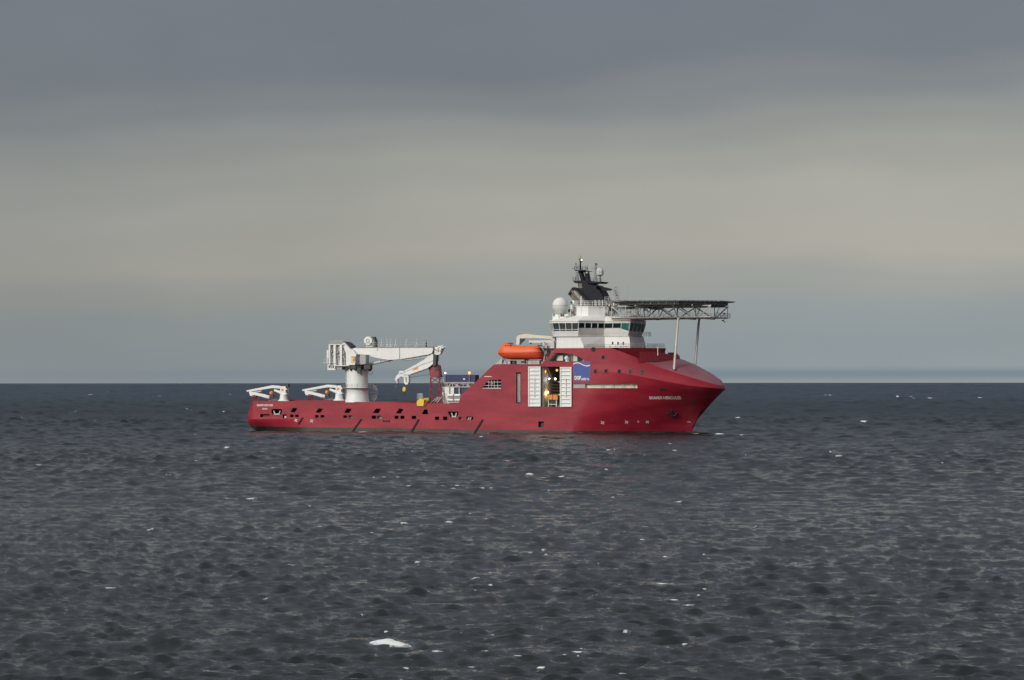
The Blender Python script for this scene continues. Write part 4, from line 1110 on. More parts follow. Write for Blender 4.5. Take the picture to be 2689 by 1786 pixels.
def plat(px0, px1, yt, yb, Y0, Y1, tap=4, nm='mast_platform'):
    q = MB(); q.prism(PL([(px0, yt), (px1, yt + 3), (px1 - tap, yb + 1), (px0 + tap, yb)], Y0), Y0, Y1); return q.build(nm, M_navy, F_)
plat(1503.5, 1581.5, 737, 743.5, -2.4, 2.4, 6); plat(1507.5, 1544, 708.5, 711.5, -1.8, 1.8, 3)
q = MB(); q.prism(PL([(1547, 742), (1566, 743), (1560, 747), (1548, 747)], -1.5), -1.5, 1.5); q.build('platform_bracket', M_navy, F_)
for y_ in (-0.9,):
    for (t0, b0, w_) in (((1518, 711), (1525.5, 738), 6.5), ((1534.5, 711), (1538, 738), 6)):
        q = MB(); q.prism(PL([t0, (t0[0] + w_, t0[1]), (b0[0] + w_ + 1.5, b0[1]), b0], y_), y_, -y_); q.build('mast_leg', M_navy, F_)
q = MB(); q.prism(PL([(1524, 708), (1524, 714), (1534, 716), (1538, 712), (1534, 709)], -0.6), -0.6, 0.6); q.build('mast_head', M_navy, F_)
q = MB(); q.tube(P(1524.2, 709, 0), P(1524.2, 680, 0), 0.24, 8, 0.13); q.tube(P(1524.2, 681, 0), P(1525, 671, 0), 0.045, 5)
q.tube(P(1521, 686, 0), P(1521, 676, 0), 0.035, 5); pbox(q, 1521.5, 680, 1526.5, 683, -0.3, 0.3); pbox(q, 1522, 686, 1527, 689, -0.3, 0.3)
q.build('mast_pole', M_navy, F_)
q = MB(); c_ = P(1527.3, 683, -0.35); q.sphere(tuple(c_), 0.17, 8, 6); q.build('masthead_lamp', mat('mast_lamp', (0.9, 0.7, 0.5), 0.4, emit=(1, 0.7, 0.45), estr=2.0), F_)
q = MB()
for (x, y0, y1, r_) in ((1512.7, 690, 708, .06), (1509, 700, 709, .04), (1516, 697, 708, .04), (1530, 699, 708, .04), (1537, 698, 709, .05), (1540, 702, 710, .05), (1543, 698, 711, .05), (1519, 694, 708, .035),
                      (1513, 711, 738, .05), (1516.5, 715, 738, .05), (1519, 711, 737, .04), (1504.5, 731, 738, .03), (1507, 729, 738, .03), (1511, 729, 738, .035)):
    q.tube(P(x, y1, -1.2), P(x, y0, -1.2), r_, 5)
q.tube(P(1511, 693.5, -1.2), P(1515, 693.5, -1.2), 0.10, 5); q.tube(P(1500, 707, -1.2), P(1509, 703.5, -1.2), 0.035, 5)
for y in (716, 724): q.tube(P(1513, y, -1.2), P(1519, y, -1.2), 0.035, 5)
q.rail([P(1504.5, 737.5, -2.3), P(1520, 737.5, -2.3)], 0.8, 0.7, 0.03, 2); q.rail([P(1508, 708.5, -1.7), P(1544, 711, -1.7)], 0.75, 0.7, 0.03, 2); q.rail([P(1547, 740, -2.3), P(1580, 741.5, -2.3)], 0.85, 0.9, 0.03, 2)
q.build('whip_aerial', M_dark, F_, kind='stuff')
q = MB()                                                     # light lattice mast
for x in (1562, 1566.3): q.tube(P(x, 740, 0.5), P(x + (0.4 if x > 1564 else 1.5), 692, 0.5), 0.06, 5)
for i in range(6): q.tube(P(1562, 738 - 7.5 * i, 0.5), P(1566.5, 731 - 7.5 * i, 0.5), 0.03, 4)
q.tube(P(1553, 704.5, 0.5), P(1567, 705, 0.5), 0.04, 5); q.tube(P(1562, 692, 0.5), P(1568, 693, 0.5), 0.08, 5); pbox(q, 1564.5, 691.5, 1567.5, 696, 0.3, 0.7)
q.build('lattice_aerial', M_dark, F_)
q = MB(); c_ = P(1575.8, 714.5, -0.4)                        # squat many-sided radar dome on a stem
q.lathe(c_.x, c_.y, [(0.35, c_.z - 0.95), (0.85, c_.z - 0.62), (0.88, c_.z + 0.25), (0.62, c_.z + 0.78), (0.30, c_.z + 0.92)], 8); q.build('small_dome', M_alu, F_)
q = MB(); q.tube(P(1576, 722, -0.4), P(1576.5, 741, -0.4), 0.13, 8); q.build('dome_stem', M_dark, F_)
q = MB(); q.tube(P(1541, 718, -1.1), P(1543, 712.5, -1.1), 0.32, 8); q.build('radar_motor', M_lgrey, F_)
q = MB(); q.prism(PL([(1563, 756), (1578, 752.5), (1601, 757.5), (1608, 760), (1602, 763.5), (1576, 764)], -1.0), -1.0, -0.4); q.build('forward_arm', M_navy, F_)
q = MB()                                                     # small pale lattice tower at its end
for (x0, x1) in ((1608.5, 1617), (1619, 1631.5)):
    q.tube(P(x1, 790, -1.2), P(x0, 758, -1.2), 0.12, 6); q.tube(P(x1, 790, 0.6), P(x0, 758, 0.6), 0.12, 6)
for i in range(5):
    f_ = i / 5; g2 = (i + 1) / 5
    q.tube(P(1608.5 + 8.5 * f_, 758 + 32 * f_, -1.2), P(1619 + 12 * g2, 758 + 32 * g2, -1.2), 0.07, 5); q.tube(P(1619 + 12 * f_, 758 + 32 * f_, -1.2), P(1608.5 + 8.5 * g2, 758 + 32 * g2, -1.2), 0.07, 5)
q.path([P(1613, 760, -1.2), P(1614, 754, -1.2), P(1617.5, 752.5, -1.2), P(1619.5, 757, -1.2)], 0.12, 6)
q.prism(PL([(1612, 760), (1618, 758), (1628, 789), (1619, 790)], -0.4), -0.4, 0.1)
q.build('arm_tower', M_grey, F_)
q = MB(); q.tube(P(1649.5, 790, 0), P(1649.5, 745, 0), 0.035, 5); q.build('thin_aerial', M_grey, F_)

# ---------------------------------------------------------------- helicopter deck
ZH = 29.05; XH = 99.2; RH = 11.3
octo = [(XH + RH * math.cos(R(22.5 + 45 * i)) / math.cos(R(22.5)), RH * math.sin(R(22.5 + 45 * i)) / math.cos(R(22.5))) for i in range(8)]
q = MB(); q.plan(octo, ZH - 0.22, ZH); HD = q.build('helideck', M_dark, ship)
q = MB(); inn = [(XH + (p[0] - XH) * 0.995, p[1] * 0.995) for p in octo]
for i in range(13):
    x = XH - RH + 0.5 + i * (2 * RH - 1) / 12; hw = min(RH, (RH * 1.4142 - abs(x - XH)) - 0.3); q.box(x - 0.1, x + 0.1, -hw, hw, ZH - 0.75, ZH - 0.22)
for y in (-10, -6.75, -3.4, 0, 3.4, 6.75, 10): hw = min(RH, RH * 1.4142 - abs(y)) - 0.4; q.box(XH - hw, XH + hw, y - 0.12, y + 0.12, ZH - 1.0, ZH - 0.75)
q.build('deck_beam', M_mid, HD)
q = MB(); q.plan([(XH + (p[0] - XH) * 0.985, p[1] * 0.985) for p in octo], ZH - 0.80, ZH - 0.23); q.build('deck_edge_band', M_dark, HD)
q = MB(); net = [(XH + (p[0] - XH) * 1.12, p[1] * 1.12) for p in octo]
for i in range(8):
    a0, a1 = octo[i], octo[(i + 1) % 8]; b0, b1 = net[i], net[(i + 1) % 8]
    q.tube((b0[0], b0[1], ZH + 0.05), (b1[0], b1[1], ZH + 0.05), 0.05, 5)
    for k_ in range(9):
        t_ = k_ / 9; p0 = Vector((a0[0] + (a1[0] - a0[0]) * t_, a0[1] + (a1[1] - a0[1]) * t_, ZH - 0.2)); p1 = Vector((b0[0] + (b1[0] - b0[0]) * t_, b0[1] + (b1[1] - b0[1]) * t_, ZH + 0.05)); q.tube(p0, p1, 0.06, 5)
    for w_ in (0.35, 0.7):
        c0 = [a0[j] + (b0[j] - a0[j]) * w_ for j in (0, 1)]; c1 = [a1[j] + (b1[j] - a1[j]) * w_ for j in (0, 1)]; q.tube((*c0, ZH - 0.12), (*c1, ZH - 0.12), 0.04, 4)
q.build('safety_net', M_dark, HD)
# white edge lamps
for i in range(8):
    p = octo[i]; q = MB(); q.sphere((XH + (p[0] - XH) * 1.01, p[1] * 1.01, ZH + 0.10), 0.16, 8, 6); q.build('deck_edge_lamp', M_white, HD)
# trusses
q = MB(); zt_, zb_ = ZH - 1.0, P(1780, 836, -6.75).z
xsn = [87.0, 90.2, 93.6, 97.9, 102.2, 106.6, 109.6]
for y in (-6.75, 6.75):
    r1 = 0.15
    q.tube((xsn[0], y, zb_), (xsn[-1], y, zb_ + 0.25), r1, 8); q.tube((88.5, y, zt_), (109.8, y, zt_), r1, 8)
    for i, x in enumerate(xsn): q.tube((x, y, zb_), (x, y, zt_), 0.09, 6)
    for i in range(len(xsn) - 1):
        a, b = xsn[i], xsn[i + 1]
        if i % 2 == 0: q.tube((a, y, zt_), (b, y, zb_), 0.14, 6)
        else: q.tube((a, y, zb_), (b, y, zt_), 0.14, 6)
        if i == 3: q.tube((a, y, zt_), (b, y, zb_), 0.10, 6)
for x in (93.6, 102.2, 106.6):
    q.tube((x, -6.75, zb_), (x, 6.75, zb_), 0.16, 6); q.tube((x, -6.75, zb_), (x, -10.6, zt_ + 0.1), 0.12, 6); q.tube((x, 6.75, zb_), (x, 10.6, zt_ + 0.1), 0.12, 6)
q.build('truss_bar', M_alu, HD)
q = MB()                                                     # walkway and rails along the lower chord
q.box(86.5, 110.0, -7.3, -6.2, zb_ + 0.18, zb_ + 0.26); q.rail([(88, -7.3, zb_ + 0.2), (110, -7.3, zb_ + 0.2)], 1.0, 1.1, 0.03, 2)
q.box(109.0, 110.3, -6.5, 6.5, zb_ + 0.18, zb_ + 0.26); q.rail([(110.3, -6.5, zb_ + 0.2), (110.3, 6.5, zb_ + 0.2)], 1.0, 1.1, 0.03, 2)
q.rail([(110, 7.3, zb_ + 0.2), (88, 7.3, zb_ + 0.2)], 1.0, 1.1, 0.03, 2); q.box(86.5, 110.0, 6.2, 7.3, zb_ + 0.18, zb_ + 0.26)
q.build('truss_walkway', M_lgrey, HD)
q = MB()
for (x, y, dx) in ((1901, 824, 1.5), (1904, 836, 2), (1897, 842, 1.5), (1902, 845.5, 1), (1870, 836.5, 1.6), (1807, 836.5, 1.3)): pbox(q, x - dx, y - 1.6, x + dx, y + 1.6, -0.3 if x > 1880 else -7.6, 0.2 if x > 1880 else -7.2)
q.path([P(1893, 836, 0), P(1904, 836, 0), P(1899, 845, 0)], 0.06, 5); q.path([P(1894, 833, 0), P(1905, 823, 0)], 0.05, 5)
q.build('floodlight', M_dark, HD)
# the two raking columns down to the whaleback
for sg, (tx, ty, bx, by) in ((-1, (1781, 839, 1770, 970)), (1, (1836, 839, 1824.5, 970))):
    Y = 6.75 * sg; a, b = P(tx, ty, Y), P(bx, by, Y); b.z -= 0.5
    q = MB(); q.tube(b, a, 0.24, 14); q.tube(a, a + Vector((0.3, 0, 0.5)), 0.3, 10); q.build('deck_column', M_cream if sg < 0 else M_lgrey, HD, smooth=40)
    q = MB(); q.tube(b + Vector((-0.33, 0.12, 0.5)), a + Vector((-0.33, 0.12, -0.6)), 0.05, 6); q.build('column_pipe', M_grey, HD)
    q = MB(); q.lathe(b.x, b.y, [(0.75, b.z - 0.2), (0.7, b.z + 0.42), (0.3, b.z + 0.5)], 12); q.build('column_foot', M_dred, HD)
# gangway from the upper house and its underside gear
q = MB(); q.prism(PL([(1588, 790), (1640, 789), (1640, 800), (1652, 803), (1630, 812), (1600, 810), (1588, 805)], -3.5), -3.5, 1.5); q.build('access_platform', M_mid, HD)
q = MB(); q.rail([P(1588, 792, -3.4), P(1640, 792, -3.4)], 1.0, 0.9, 0.04, 3)
for i in range(9): pbox(q, 1592 + 6 * i, 796 + (i % 3) * 2, 1595.5 + 6 * i, 801 + (i % 2) * 3, -3.8, -3.5)
q.rail([P(1642, 790, -7), P(1755, 790, -7)], 0.45, 1.2, 0.05, 1); q.build('platform_rail', M_alu, HD)
q = MB(); q.prism(PL([(1690, 805), (1740, 805), (1722, 814), (1708, 813)], -5), -5, -2); q.prism(PL([(1645, 803), (1665, 803), (1650, 811), (1630, 811)], -4), -4, 0); q.build('underdeck_duct', M_mid, HD)
q = MB()
for x in (1661, 1668, 1676, 1690, 1700, 1715): q.tube(P(x, 834, -5.5), P(x, 806, -5.5), 0.09, 5)
for i in range(4): q.tube(P(1655 + 14 * i, 833, -5.4), P(1672 + 14 * i, 806, -5.4), 0.10, 5)
q.build('truss_strut', M_alu, HD)
# jackstaff at the stem head
q = MB(); c_ = P(1727.5, 920, -8); q.tube((c_.x, -8, 17.2), (c_.x, -8, 19.2), 0.08, 6); q.build('foredeck_post', M_white, ship)

# ================================================================== main crane
YC = -8.6
def XZ(px, py, Y=YC): return P(px, py, Y)
c0 = P(938.5, 1000, YC); cx_ = c0.x
zb0 = P(938, 1058, -10.9).z
q = MB()
q.lathe(cx_, YC, [(2.42, zb0), (2.42, XZ(938, 1023).z), (2.52, XZ(938, 1022).z), (2.52, XZ(938, 1018).z), (2.42, XZ(938, 1017).z), (2.44, XZ(938, 984).z), (2.36, XZ(938, 969).z)], 40)
q.lathe(cx_, YC, [(2.85, zb0 - 0.1), (2.6, zb0 + 0.8), (2.43, zb0 + 2.0)], 40)
CR = q.build('main_crane', M_white, ship, smooth=30, label='large white knuckle boom crane')
q = MB(); zr = XZ(938, 1019).z; q.lathe(cx_, YC, [(2.55, zr), (3.3, zr), (3.3, zr + 0.09), (2.55, zr + 0.09)], 32)
q.box(cx_ - 4.1, cx_ - 2.5, YC - 0.5, YC + 0.5, zr, zr + 0.09)
q.rail([(cx_ + 3.2 * math.cos(2 * math.pi * i / 16), YC + 3.2 * math.sin(2 * math.pi * i / 16), zr) for i in range(17)], 0.9, 1.2, 0.03, 2)
q.build('pedestal_platform', M_lgrey, CR)
q = MB()                                                     # ladder and hoops beside the pedestal
for x in (907.5, 910.2): q.tube(XZ(x, 1057), XZ(x, 965), 0.06, 5)
for i in range(22): y = 1055 - 4 * i; q.tube(XZ(907.5, y), XZ(910.2, y), 0.035, 4)
for k_ in range(4): q.path([XZ(970 + 4 * k_, 1055, -7), XZ(976 + 4.5 * k_, 1040, -7), XZ(977 + 4.5 * k_, 1022, -7), XZ(970 + 3 * k_, 1008, -7)], 0.045, 5)
for k_ in range(5): q.tube(XZ(970, 1050 - 9 * k_, -7), XZ(990, 1046 - 8 * k_, -7), 0.035, 4)
q.build('pedestal_ladder', M_lgrey, CR)
q = MB()                                                     # slewing ring, drives and hoses
q.lathe(cx_, YC, [(2.36, XZ(938, 969).z), (2.75, XZ(938, 967).z), (2.75, XZ(938, 962).z), (2.2, XZ(938, 958).z)], 32)
for i in range(14):
    a_ = 2 * math.pi * i / 14; q.lathe(cx_ + 2.65 * math.cos(a_), YC + 2.65 * math.sin(a_), [(0.24, XZ(938, 973).z), (0.24, XZ(938, 960 - (i % 3)).z)], 8)
q.build('slewing_gear', M_dark, CR); q = MB(); pbox(q, 938, 966, 947, 981, YC - 3.0, YC - 2.5); pbox(q, 921, 962, 934, 968, YC - 3.0, YC - 2.6); pbox(q, 956, 958, 972, 969, YC - 2.9, YC - 1.5)
q.build('slewing_motor', M_dark, CR)
q = MB(); t_ = XZ(975.5, 968); q.ylathe(t_.x, t_.z, [(0.55, YC - 2.6), (0.62, YC - 2.5), (0.62, YC - 1.0), (0.5, YC - 0.9)], 20); q.build('hose_drum', M_dark, CR, smooth=40)
q = MB(); q.path([XZ(967, 970, YC - 2.6)] + [XZ(973 - 6.5 * math.cos(t_), 975 + 8 * math.sin(t_), YC - 2.6) for t_ in (0.1, 0.7, 1.2, 1.57, 2.1, 2.7, 3.1)], 0.06, 5); q.build('hanging_hose', M_dark, CR)
def slab(nm, pts, y0, y1, m, par=None): q = MB(); q.prism(PL(pts, y0), y0, y1); return q.build(nm, m, par or CR)
slab('crane_house', [(897.4, 897.5), (905, 900), (921, 917.5), (927.5, 919), (935.6, 931), (931.8, 959.5), (909, 959.5), (908, 927.5)], YC - 1.7, YC + 1.7, M_white)
slab('crane_house_back', [(899, 896.5), (907, 898.5), (919, 908), (922, 921), (915, 921), (908, 908)], YC - 1.2, YC + 2.2, M_dark)
slab('house_floor', [(880, 959), (934, 959.5), (934, 961.5), (880, 961)], YC - 2.2, YC + 2.2, M_white)
# winch and power pack structure abaft
q = MB()
for (x, w_) in ((865.5, 3), (878.5, 5.5), (895, 5.5)): pbox(q, x - w_ / 2, 904.5, x + w_ / 2, 960, YC - 2.1, YC - 1.3)
pbox(q, 858, 919, 863, 953, YC - 2.0, YC + 1.6)
pbox(q, 863, 903.5, 902, 905.5, YC - 2.1, YC + 2.0)
pbox(q, 859.5, 966.5, 880.5, 971.5, YC - 2.0, YC + 1.6)
for x in (861.5, 878.5): pbox(q, x - 1.4, 953, x + 1.4, 968, YC - 2.0, YC - 1.6)
pbox(q, 863, 903.6, 899, 958, YC + 1.4, YC + 1.9)
q.build('winch_frame', M_white, CR)
q = MB()
pbox(q, 867.5, 907, 875.5, 950, YC - 1.2, YC + 1.2); pbox(q, 882, 908, 891.5, 955, YC - 1.1, YC + 1.2); pbox(q, 898.5, 915, 907, 958, YC - 1.0, YC + 1.2); pbox(q, 863, 955, 877, 965, YC - 1.4, YC + 1)
pbox(q, 863.5, 905.8, 907, 958.5, YC - 1.3, YC - 1.15)
q.build('winch_housing', M_lgrey, CR)
q = MB()
for (x, y, s_) in ((869.5, 922, 2.2), (874, 930, 1.8), (886, 925, 2.2), (889, 941, 2.2), (895, 935, 1.7), (901, 925, 3.2), (902, 937, 2.6), (887.5, 935, 1.6), (905, 943, 2.2)): pbox(q, x - s_, y - s_ * 1.4, x + s_, y + s_ * 1.4, YC - 1.75, YC - 1.2)
pbox(q, 882, 960, 898, 971, YC - 1.6, YC + 0.8); pbox(q, 866, 956, 875, 966, YC - 1.9, YC + 0.8)
q.build('winch_motor', M_grey, CR)
q = MB(); pbox(q, 848.5, 952, 882, 953.6, YC - 2.2, YC + 2.0); q.build('crane_gallery_floor', M_lgrey, CR); q = MB(); q.rail([XZ(848.8, 952, YC - 2.2), XZ(862, 952, YC - 2.2)], 1.0, 0.7, 0.035, 3)
q.build('gallery_rail', M_lgrey, CR)
for y_ in (YC - 2.0, YC + 2.0): q = MB(); q.rail([XZ(865, 903.5, y_), XZ(900, 902, y_)], 0.65, 0.5, 0.05, 2); q.build('top_rail', M_lgrey, CR)
# driver's cab
q = MB(); pbox(q, 944, 931, 960.5, 956, YC - 2.9, YC - 1.0); q.build('crane_cab', M_grey, CR)
q = MB(); pbox(q, 935.5, 930.5, 944, 937, YC - 3.0, YC - 1.1); pbox(q, 934, 946, 943.5, 956, YC - 3.0, YC - 1.1); q.build('cab_roof', M_dark, CR)
q = MB(); pbox(q, 936, 937, 944, 947, YC - 2.95, YC - 1.2); q.build('cab_window', mat('cab_glass', (0.08, 0.11, 0.12), 0.12, vary=0.3), CR)
q = MB(); pbox(q, 921, 934, 933.5, 951.5, YC - 1.78, YC - 1.7); q.build('house_panel', M_cream, CR)
q = MB(); q.prism(PL([(925, 946), (929, 937.5), (933.5, 936), (933.5, 948), (928, 949)], YC - 1.84), YC - 1.84, YC - 1.78); q.prism(PL([(922, 935), (928, 935), (924, 941)], YC - 1.84), YC - 1.84, YC - 1.78); q.build('orange_emblem', M_ora, CR)
# main boom
bm_ = slab('boom', [(926, 921), (929, 914), (936.6, 913), (1136, 913.2), (1137.5, 919), (1134, 927), (1127, 929.8), (1049, 943), (1031, 944.6), (1020, 945), (1004, 942.6), (990, 939.5), (962, 933.5), (936, 929)], YC - 0.9, YC + 0.9, M_white)
q = MB(); pbox(q, 1048.2, 913.5, 1050, 943, YC - 0.95, YC - 0.9); q.prism(PL([(1050, 944.6), (1127, 931), (1127, 929.6), (1050, 943)], YC - 0.95), YC - 0.95, YC + 0.95); pbox(q, 990, 914.5, 991.8, 921, YC - 0.96, YC - 0.9); q.build('boom_seam', M_grey, CR)
q = MB(); pbox(q, 936, 910.8, 1136, 913.0, YC - 1.0, YC + 1.0); q.build('boom_gallery', mat('rusty_grating', (0.26, 0.17, 0.12), 0.8, vary=0.4, vscale=1.5), CR)
q = MB(); q.rail([XZ(936, 911, YC - 0.95), XZ(1136, 911, YC - 0.95)], 0.95, 1.1, 0.03, 2); q.rail([XZ(936, 911, YC + 0.95), XZ(1136, 911, YC + 0.95)], 0.95, 1.1, 0.03, 2); q.build('boom_rail', M_lgrey, CR)
q = MB()                                                     # forked posts along the boom
for (x, dx) in ((1001.5, 1.5), (1016.5, 0), (1025, 0), (1038.5, 2), (1066, 3), (1094, 2)):
    q.tube(XZ(x - dx, 911), XZ(x + dx, 889), 0.055, 5); q.tube(XZ(x + 3, 911), XZ(x, 901), 0.055, 5); q.tube(XZ(x - 3, 911), XZ(x - dx * .3, 903), 0.05, 5)
q.build('cable_post', M_white, CR)
q = MB(); q.tube(XZ(1119.5, 911), XZ(1119.5, 899), 0.16, 6); q.tube(XZ(1119.5, 899), XZ(1119.5, 892), 0.05, 5); q.build('boom_lamp_post', M_dark, CR)
q = MB()
t_ = XZ(969.5, 895); q.ring(t_.x, YC - 0.75, YC - 0.35, t_.z, 0.98, 0.45, 28); q.ylathe(t_.x, t_.z, [(0.25, YC - 0.8), (0.25, YC - 0.3)], 12)
for k_ in range(5): a_ = k_ * 1.256; q.bar((t_.x, YC - 0.55, t_.z), (t_.x + 0.5 * math.cos(a_), YC - 0.55, t_.z + 0.5 * math.sin(a_)), 0.1, 0.1)
q.prism(PL([(961, 911), (978, 911), (975, 900), (964, 900)], YC - 0.3), YC - 0.3, YC - 0.1)
q.build('boom_sheave', M_white, CR, smooth=35)
q = MB(); q.prism(PL([(976, 884), (982.5, 884.5), (987.5, 899), (984, 901), (981, 893)], YC - 0.4), YC - 0.4, YC + 0.8); pbox(q, 981, 900, 988, 911, YC - 0.4, YC + 0.4); q.build('sheave_guard', M_dark, CR)
q = MB(); q.tube(XZ(952, 960, YC - 0.3), XZ(1000, 950, YC - 0.3), 0.34, 12); q.tube(XZ(1000, 950, YC - 0.3), XZ(1031, 943.5, YC - 0.3), 0.2, 10); q.tube(XZ(952, 960, YC + 0.6), XZ(1030, 943.5, YC + 0.6), 0.3, 10); q.build('luffing_ram', M_lgrey, CR, smooth=40)
q = MB(); q.tube(XZ(1020, 949, YC - 0.3), XZ(1031, 945.5, YC - 0.3), 0.12, 6); q.build('ram_bracket', M_dark, CR)
q = MB(); q.tube(XZ(1062, 945.5, YC - 0.5), XZ(1103, 940.5, YC - 0.5), 0.22, 10); q.tube(XZ(1103, 940.5, YC - 0.5), XZ(1120, 938.5, YC - 0.5), 0.12, 8); q.build('jib_ram', M_lgrey, CR, smooth=40)
# knuckle jib folded back under the boom
JB = slab('jib', [(1134, 917), (1138, 920), (1137.2, 955.5), (1124.6, 965.5), (1100, 974), (1073.6, 983.5), (1060, 984), (1058, 975.5), (1083.8, 961.6), (1100, 952.5), (1114, 943.8), (1127, 931.5), (1131, 922)], YC - 0.55, YC + 0.55, M_white)
q = MB(); q.prism(PL([(1137, 947), (1137, 948.5), (1110, 957.5), (1075, 972.5), (1062, 978), (1062, 976.8), (1090, 964.5), (1112, 955)], YC - 0.58), YC - 0.58, YC - 0.55); q.prism(PL([(1124.6, 965.8), (1124.6, 967.2), (1074, 985), (1073.6, 983.6)], YC - 0.58), YC - 0.58, YC + 0.58); q.build('jib_seam', M_grey, CR)
q = MB(); q.prism(PL([(1084, 972.5), (1085.5, 967), (1097.5, 962.5), (1098, 968)], YC - 0.6), YC - 0.6, YC - 0.55); q.build('warning_plate', M_ora, CR)
slab('jib_inner_strut', [(1137.5, 930), (1146.5, 930.5), (1144.5, 960), (1137.2, 962)], YC - 0.4, YC + 0.9, M_dark)  # dark grey strut at the inner side of the knuckle
q = MB()                                                     # boom tip gear
for (x, y, r_) in ((1151, 921, .62), (1157, 914, .55), (1155, 926, .45)): t_ = XZ(x, y); q.ring(t_.x, YC - 0.7, YC + 0.4, t_.z, r_, r_ * 0.35, 16)
q.prism(PL([(1137, 913), (1160, 909), (1165, 912), (1158, 926), (1150, 932), (1140, 931)], YC - 0.5), YC - 0.5, YC + 0.5)
for (a, b) in (((1150, 912), (1164, 906)), ((1158, 911), (1171, 911)), ((1160, 917), (1168, 912))): q.tube(XZ(*a), XZ(*b), 0.07, 5)
q.build('boom_tip', M_white, CR)
q = MB()
q.prism(PL([(1136, 914), (1141, 914), (1140, 932), (1136, 930)], YC - 0.6), YC - 0.6, YC + 0.6); q.tube(XZ(1150, 933, YC - .6), XZ(1167, 914, YC - .6), 0.10, 6)
for (x, y) in ((1150.5, 921), (1160, 916), (1143, 918)): pbox(q, x - 1.2, y - 1.2, x + 1.2, y + 1.2, YC - 0.78, YC - 0.5)
q.build('tip_bracket', M_dark, CR)
q = MB(); q.tube(XZ(1154, 934), XZ(1148.5, 958), 0.04, 4); q.tube(XZ(1152, 934), XZ(1146, 958), 0.03, 4); q.build('hoist_rope', M_dark, CR); q = MB(); q.path([XZ(1075, 991), XZ(1127, 983.5)], 0.035, 4); q.build('wire_rope', M_dark, CR)
# jib head with hook sheaves
q = MB()
q.prism(PL([(1036.5, 996), (1040, 988), (1050, 977), (1059, 974), (1063, 984), (1060, 992), (1054, 988), (1044, 994), (1041, 1003)], YC - 0.45), YC - 0.45, YC + 0.45)
pbox(q, 1048, 974, 1061, 979, YC - 0.7, YC + 0.3); q.build('jib_head', M_white, CR)
q = MB(); q.prism(PL([(1041, 997), (1046, 992), (1052, 990), (1050, 992.5), (1044, 997)], YC - 0.5), YC - 0.5, YC - 0.45); q.build('head_gap', M_grey, CR)
q = MB(); a, b = XZ(1066.5, 990), XZ(1066, 1003.5)
pts = [(1060.5, 985), (1072, 984), (1073, 1003), (1070.5, 1009), (1065.5, 1010.5), (1061, 1006), (1060, 998)]
q.prism(PL(pts, YC - 0.35), YC - 0.35, YC + 0.35); q.build('hook_sheave', M_white, CR)
q = MB(); q.prism(PL([(1064, 990), (1069, 990), (1068.5, 1003), (1065.5, 1004)], YC - 0.38), YC - 0.38, YC - 0.35); q.prism(PL([(1073, 987), (1075, 987), (1074.5, 1003), (1072.6, 1007)], YC - 0.3), YC - 0.3, YC + 0.3); q.build('sheave_slot', M_grey, CR)
q = MB(); q.prism(PL([(1039, 998), (1045, 996), (1046, 1003), (1043, 1007.5), (1039.5, 1005)], YC - 0.3), YC - 0.3, YC + 0.3); q.build('small_sheave', M_lgrey, CR)
q = MB(); q.tube(XZ(1061.5, 1008), XZ(1061, 1016), 0.03, 4); q.tube(XZ(1041.5, 1006), XZ(1040, 1012), 0.03, 4); q.build('hoist_rope', M_dark, CR)
hb = P(1061, 1034, YC)
HB = thing('crane_hook_block', 'yellow hook block with dark hook hanging from the folded main crane jib', 'crane hook', tuple(hb))
q = MB(); c_ = XZ(1060.8, 1021.5); q.prism(PL([(1057, 1019), (1059, 1016), (1063, 1016), (1065, 1019), (1064.5, 1025), (1062, 1028), (1059, 1028), (1057, 1025)], YC - 0.3), YC - 0.3, YC + 0.3); q.build('block_cheek', M_yel, HB)
q = MB(); q.tube(XZ(1061, 1028), XZ(1061, 1031), 0.15, 8); q.path([XZ(1061, 1030), XZ(1064, 1033), XZ(1062.5, 1037), XZ(1059, 1037), XZ(1057.5, 1034)], 0.13, 6); q.build('hook', M_dark, HB)
HB2 = thing('crane_hook', 'small dull hook on a short wire at the very tip of the main crane jib', 'crane hook', tuple(P(1039.5, 1019, YC)))
q = MB(); pbox(q, 1038.5, 1011.5, 1041.5, 1016, YC - 0.15, YC + 0.15); q.path([XZ(1040, 1016), XZ(1041.2, 1018), XZ(1039.5, 1020), XZ(1038, 1018.5)], 0.06, 6); q.build('hook_body', M_exh, HB2)

